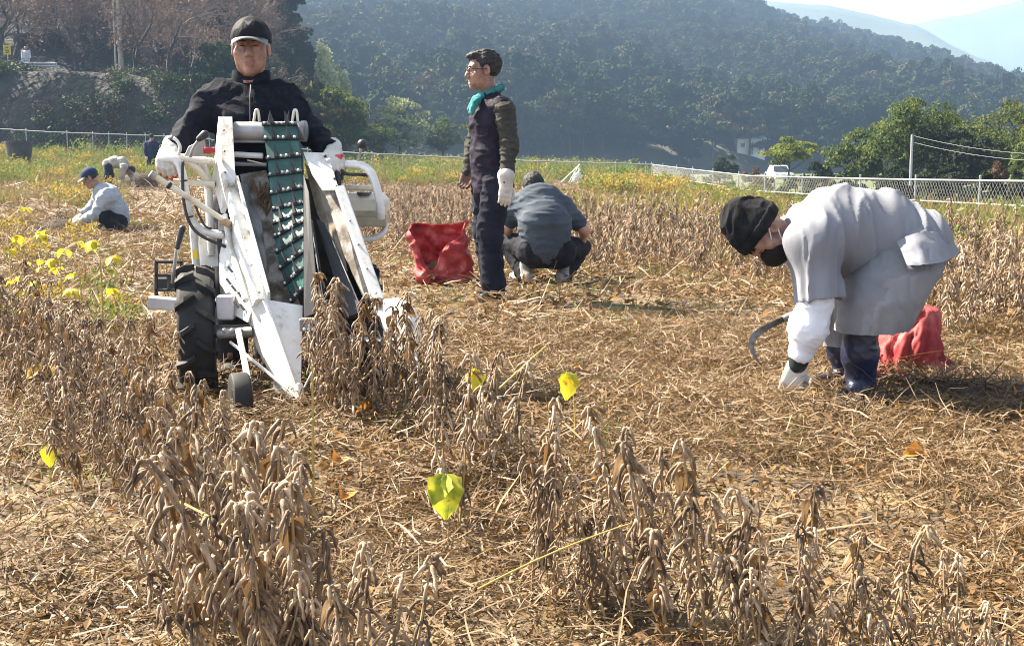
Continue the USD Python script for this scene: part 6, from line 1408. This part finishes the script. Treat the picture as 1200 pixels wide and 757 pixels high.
# ---- fences
wire_m = mat('fence_wire', [(0.20, 0.21, 0.21), (0.30, 0.31, 0.31)], 0.5, scale=3, by='world', metal=0.2)
net_m = mat('net_wire', [(0.18, 0.185, 0.185), (0.26, 0.265, 0.265)], 0.5, scale=3, by='world', metal=0.2)
def fence(label, pts, posts, drop, cell, wr, pr=0.022, rr=0.022, lower=True):
    """pts: (px, py of the top rail, Y); posts: pixels where the posts stand; drop: height of the netting in metres."""
    P3 = np.array([at(*p) for p in pts]); s = np.concatenate([[0], np.cumsum(np.linalg.norm(np.diff(P3, axis=0), axis=1))])
    top = lambda u: np.array([np.interp(u, s, P3[:, k]) for k in range(3)]).T
    px = np.array([p[0] for p in pts], float); O = P3[0].copy(); t = thing('chain_link_fence', label, 'fence', O)
    put('top_rail', tube(top(np.linspace(0, s[-1], 60)), rr, 8), wire_m, t, True, off=O)
    if lower: put('lower_rail', tube(top(np.linspace(0, s[-1], 60)) - [0, 0, drop], rr * 0.8, 8), wire_m, t, True, off=O)
    uu = np.linspace(0, s[-1], 3000); tp = top(uu); pxx = 600 + FPX * tp[:, 0] / (tp[:, 1] * cp - (tp[:, 2] - CAM_H) * sp)
    for q in posts:
        p = top(uu[np.argmin(np.abs(pxx - q))]); g = float(gz(p[0], p[1])) - 0.3
        po = put('post', tube([[p[0], p[1] + 0.05, g], [p[0], p[1] + 0.05, p[2] + 0.09]], pr, 10), wire_m, t, True, off=O)
        put('post_cap', ball([p[0], p[1] + 0.05, p[2] + 0.09], [pr * 1.15, pr * 1.15, pr * 0.8], 1), wire_m, po, True, off=O)
    n = int(s[-1] / cell); k = max(2, int(round(drop / cell))); W2 = []
    for i in range(-k, n + 1):
        for sg in (0, 1):
            a, b = (i * cell, (i + k) * cell) if sg else ((i + k) * cell, i * cell)
            if min(a, b) < 0 or max(a, b) > s[-1]: continue
            m = 2 + (k > 6)
            u = np.linspace(a, b, m); w = top(u); w[:, 2] -= np.linspace(0, drop, m); w[:, 1] += 0.012 * (sg * 2 - 1)
            W2.append(tube(w, wr, 3, cap=False))
    put('netting', join(W2), net_m, t, off=O, kind='stuff')
    return t
fence('near chain link fence running from the bend to the right edge', [(764, 193, 60), (800, 197.5, 52), (880, 206.5, 41), (1000, 209.5, 32.5), (1080, 211, 28.5), (1160, 212, 25.2), (1260, 213.5, 22.2), (1460, 217, 17.5)], [764, 777, 793, 812, 836, 866, 897, 941, 1009, 1074, 1150, 1238, 1335, 1445], 0.46, 0.14, 0.0026)
fence('middle chain link fence from the standing man to the bend', [(385, 178, 61), (440, 180.5, 60.5), (620, 189, 60), (764, 193, 60)], [388, 436, 472, 529, 580, 630, 679, 722, 757], 0.95, 0.19, 0.0024, lower=False, rr=0.03)
fence('far chain link fence under the rocky bank at the left', [(-20, 150, 63), (60, 155, 62.5), (215, 160.5, 62), (385, 178, 61)], [30, 78, 108, 127, 148, 170, 192, 215, 245, 280, 320, 360], 0.95, 0.19, 0.0024, lower=False)
# white bag and cords hanging on the middle fence
P = at(679, 196, 59.7); t = thing('plastic_bag', 'white plastic bag hanging at the middle fence right of the squatting man', 'bag', P)
put('bag', folds(Blend(0.06).cone([0, 0, -0.05], [0, 0, -0.35], 0.03, 0.10).cone([-0.08, 0, -0.35], [-0.30, -0.05, -0.85], 0.13, 0.16).cone([0, 0, -0.4], [-0.05, 0, -0.9], 0.11, 0.10).mesh(0.03), 0.05, 5, seed=2), mat('white_film', [(0.62, 0.62, 0.6), (0.75, 0.75, 0.73)], 0.5, scale=4, trans=0.35), t, True)
for px, lab in ((648, 'longer white stay rope slanting from the middle fence to the ground'), (664, 'shorter white stay rope slanting from the middle fence to the ground')):
    q = at(px, 223 if px < 655 else 218, 58.5); t = thing('stay_rope', lab, 'rope', q); put('rope', tube([[0, 0, 0], at(679, 193, 59.8) - q], 0.022, 6), mat('white_rope', [(0.62, 0.62, 0.58), (0.74, 0.74, 0.7)], 0.7), t, True)

# ---- pole with wires, small buildings, car, tub
Pp = at(1066, 238, 44); Pp[2] = float(gz(Pp[0], 44)) - 0.2; tp = at(1069, 158, 44)
t = thing('thin_pole', 'thin grey pole carrying two wires to the right edge', 'pole', Pp)
put('shaft', tube([[0, 0, 0], tp - Pp], [0.058, 0.042], 10), galv, t, True)
for dz, pe in ((0, (1260, 182)), (-0.22, (1260, 190))):
    e = at(pe[0], pe[1], 40); a_ = tp + [0, 0, dz - 0.03]; put('wire', tube(bezier(a_, (a_ + e) / 2 + [0, 0, -0.35], e, n=14) - Pp, 0.009, 5), wire_m, t, True)
def on_hill(px, py):
    for Y in np.arange(200, 700, 1.0):
        p = at(px, py, Y)
        if mountain_z(np.array([p[0]]), np.array([Y]))[0] >= p[2] - 0.5: return p
    return at(px, py, 300)
wall_w = mat('house_wall', [(0.58, 0.60, 0.62), (0.70, 0.71, 0.72)], 0.8, scale=1)
teal_m = mat('teal_sheet', [(0.10, 0.26, 0.28), (0.18, 0.36, 0.38)], 0.5, scale=1)
pane_m = mat('dark_pane', [(0.02, 0.025, 0.03), (0.04, 0.045, 0.05)], 0.15)
for px, py, w_, h_, lab, roofm, wm in ((880, 181, 5.4, 3.0, 'little white house with a pale blue roof at the foot of the mountain', mat('blue_roof', [(0.25, 0.36, 0.42), (0.36, 0.47, 0.52)], 0.5), wall_w), (865, 137, 5.6, 2.0, 'small teal and white building on the dark mountain slope', teal_m, wall_w)):
    p = on_hill(px, py); t = thing('hill_house', lab, 'house', p)
    put('wall', box((0, 2, h_ / 2 - 1), (w_, 4, h_ + 2), bev=0.01), wm, t)
    put('roof', hull([[-w_ / 2 - 0.3, -0.3, h_], [w_ / 2 + 0.3, -0.3, h_], [-w_ / 2 - 0.3, 4.3, h_], [w_ / 2 + 0.3, 4.3, h_], [-w_ / 2 - 0.2, 2, h_ + 1.1], [w_ / 2 + 0.2, 2, h_ + 1.1], [-w_ / 2 - 0.3, -0.3, h_ - 0.12], [w_ / 2 + 0.3, -0.3, h_ - 0.12]]), roofm, t)
    for k in (-0.30, 0.28):
        wn = put('window', box((k * w_, -0.03, h_ * 0.58), (1.0, 0.08, 0.9)), wall_w if w_ < 5.5 else teal_m, t); put('pane', box((k * w_, -0.07, h_ * 0.58), (0.8, 0.04, 0.7)), pane_m, wn)
    put('door', box((0, -0.03, h_ * 0.35), (0.85, 0.08, h_ * 0.7)), teal_m, t)
x, Y = X_at(911, 112), 112.0; g = float(gz(x, Y)) + 0.2
t = thing('parked_car', 'white car parked beyond the fence, half hidden by dry bushes', 'car', (x, Y, g), rotz=90)
cm = mat('car_white', [(0.72, 0.72, 0.72), (0.78, 0.78, 0.78)], 0.25, coat=0.5)
def sect(x_, pts): return np.array([[x_, y_, z_] for y_, z_ in pts])
body = [sect(-2.05, [(-.72, .35), (-.74, .62), (0, .66), (.74, .62), (.72, .35)]), sect(-1.9, [(-.82, .25), (-.84, .75), (0, .80), (.84, .75), (.82, .25)]), sect(1.8, [(-.84, .22), (-.85, .82), (0, .86), (.85, .82), (.84, .22)]), sect(2.05, [(-.75, .32), (-.78, .75), (0, .78), (.78, .75), (.75, .32)])]
put('body', hull(np.vstack(body)), cm, t, 30)
put('cabin', hull([[-0.95, -.76, .80], [-0.95, .76, .80], [1.55, -.78, .82], [1.55, .78, .82], [-0.25, -.60, 1.40], [-0.25, .60, 1.40], [1.05, -.62, 1.40], [1.05, .62, 1.40]]), cm, t, 20)
put('side_window', hull([[-0.70, -.775, .88], [1.30, -.785, .88], [-0.2, -.66, 1.32], [0.98, -.67, 1.32], [0.4, -.6, 1.1]]), pane_m, t)
put('windscreen', hull([[-0.97, -.66, .86], [-0.97, .66, .86], [-0.36, -.54, 1.34], [-0.36, .54, 1.34], [-0.5, 0, 1.0]]), pane_m, t)
for xx in (-1.3, 1.3):
    for yy in (-.80, .80): w_ = put('wheel', tube([[xx, yy - 0.1, .30], [xx, yy + 0.1, .30]], 0.31, 18), blk_m, t, 40); put('rim', tube([[xx, yy - 0.112, .30], [xx, yy + 0.112, .30]], 0.18, 14), steel_m, w_, 40)
for yy in (-.6, .6): put('headlight', box((-2.03, yy, .60), (0.06, 0.28, 0.13), bev=0.3), bolt_m, t)
x, Y = X_at(28, 55), 55.0; g = float(at(28, 193, Y)[2])
a = np.linspace(0, 2 * PI, 33)[:-1]
t = thing('black_tub', 'big black plastic tub standing among the weeds at the left edge', 'tub', (x, Y, g), scale=1.3)
put('tub', loft([np.stack([r * np.cos(a), r * np.sin(a), 0 * a + z], 1) for r, z in ((0.31, 0.0), (0.33, 0.03), (0.43, 0.72), (0.40, 0.72), (0.31, 0.06), (0.01, 0.05))]), mat('black_plastic', [(0.018, 0.018, 0.022), (0.04, 0.04, 0.045)], 0.5, scale=4), t, 40)
put('rim', loft([np.stack([r * np.cos(a), r * np.sin(a), 0 * a + z], 1) for r, z in ((0.42, 0.70), (0.46, 0.70), (0.46, 0.76), (0.42, 0.76), (0.42, 0.70))]), mat('black_plastic', 0), t, 40)

# ---- verge grass and weeds
verge = mat('verge_grass', [(0.3, (0.035, 0.05, 0.012)), (0.5, (0.07, 0.085, 0.02)), (0.7, (0.12, 0.12, 0.04))], 0.9, scale=0.5, detail=6, by='world')
put('grass_verge', sheet(np.arange(-26, 130, 1.5), np.concatenate([np.arange(61, 122, 1.5), np.arange(122, 300, 6.0)]), lambda x, y: gz(x, y) + 0.02), verge, smooth=True, kind='structure', label='grass beyond the fences')
gtuft = [('grass_tuft', blades(rng, 90, 0.3, 0.34, 0.010, 0.3, 0.0, 0.25, 1.0), mat('tuft_green', [(0.09, 0.12, 0.02), (0.20, 0.23, 0.045), (0.38, 0.36, 0.10)], 0.8, by='island', trans=0.35), False), ('dry_tuft', blades(rng, 90, 0.3, 0.4, 0.009, 0.3, 0.0, 0.25, 1.0), mat('tuft_dry', [(0.22, 0.16, 0.06), (0.42, 0.33, 0.14), (0.52, 0.44, 0.2)], 0.8, by='island', trans=0.3), False),
         ('yellow_weed', [('leaf', leaf_cards(rng.normal(size=(110, 3)) * [0.16, 0.16, 0.1] + [0, 0, 0.3], 0.045, rng), mat('weed_yellow', [(0.30, 0.22, 0.04), (0.42, 0.34, 0.06), (0.24, 0.22, 0.06)], 0.7, by='island', trans=0.4), False), ('stem', blades(rng, 18, 0.12, 0.36, 0.006, 0.3, 0, 0.1, 1.0), straw_m, False)], None, False),
         ('lime_weed', [('leaf', leaf_cards(rng.normal(size=(120, 3)) * [0.18, 0.18, 0.12] + [0, 0, 0.28], 0.045, rng), mat('weed_lime', [(0.12, 0.16, 0.025), (0.26, 0.28, 0.05), (0.42, 0.40, 0.08)], 0.7, by='island', trans=0.4), False), ('stem', blades(rng, 18, 0.12, 0.34, 0.006, 0.3, 0, 0.1, 1.0), straw_m, False)], None, False)]
P, I, S_ = [], [], []
def sow2(n, x0, x1, y0, y1, pw, smin=0.8, smax=1.5, inpx=False):
    y = rng.uniform(y0, y1, n); x = rng.uniform(x0, x1, n); x = X_at(x, y) if inpx else x
    P.append(np.stack([x, y], 1)); I.append(rng.choice(4, n, p=pw)); S_.append(rng.uniform(smin, smax, n))
sow2(900, -20, 215, 42, 63, [.35, .42, .06, .17], 0.7, 1.3, True)
sow2(90, -20, 150, 26, 42, [.2, .6, .1, .1], 0.5, 1.0, True)
sow2(900, 215, 640, 48, 62, [.45, .35, .05, .15], 0.8, 1.4, True)
sow2(1500, -22, 12, 62, 105, [.6, .15, .05, .2], 1.0, 2.0)
sow2(150, 690, 800, 44, 56, [.15, .3, .4, .15], 0.9, 1.5, True)
sow2(200, 790, 900, 33, 44, [.3, .5, .1, .1], 0.8, 1.3, True)
sow2(1300, 800, 1260, 21, 42, [.50, .42, .02, .06], 0.6, 1.2, True)
sow2(1000, 850, 1260, 12.5, 23, [.44, .53, .01, .02], 0.5, 0.95, True)
sow2(620, 640, 870, 17, 34, [.24, .66, .06, .04], 0.6, 1.1, True)
sow2(14, -20, 110, 9, 24, [.15, .5, .25, .1], 0.4, 0.7, True)
sow2(26, 0, 150, 6, 10, [.3, .4, .2, .1], 0.25, 0.45, True)
P, I, S_ = np.vstack(P), np.concatenate(I), np.concatenate(S_)
scatter('weeds', [(n_, m_, mm, sm) for n_, m_, mm, sm in gtuft], np.stack([P[:, 0], P[:, 1], gz(P[:, 0], P[:, 1]) - 0.02], 1), I, rng.random(len(P)) * 6.28, S_, 'grass and yellow weeds along the fences', 'weeds')

# ================================================================ THE AIR
hz = usdkit.material(stage, '/World/Looks/haze_air', {'v': ('principled_volume', {'color': (0.41, 0.62, 0.94), 'density': 0.00037, 'anisotropy': 0.3})}, [], volume='v.volume')
put('haze', box((0, 1040, 118), (6600, 6460, 262), bev=0.001), hz, kind='stuff', label='thin blue haze over the valley', cat='haze')
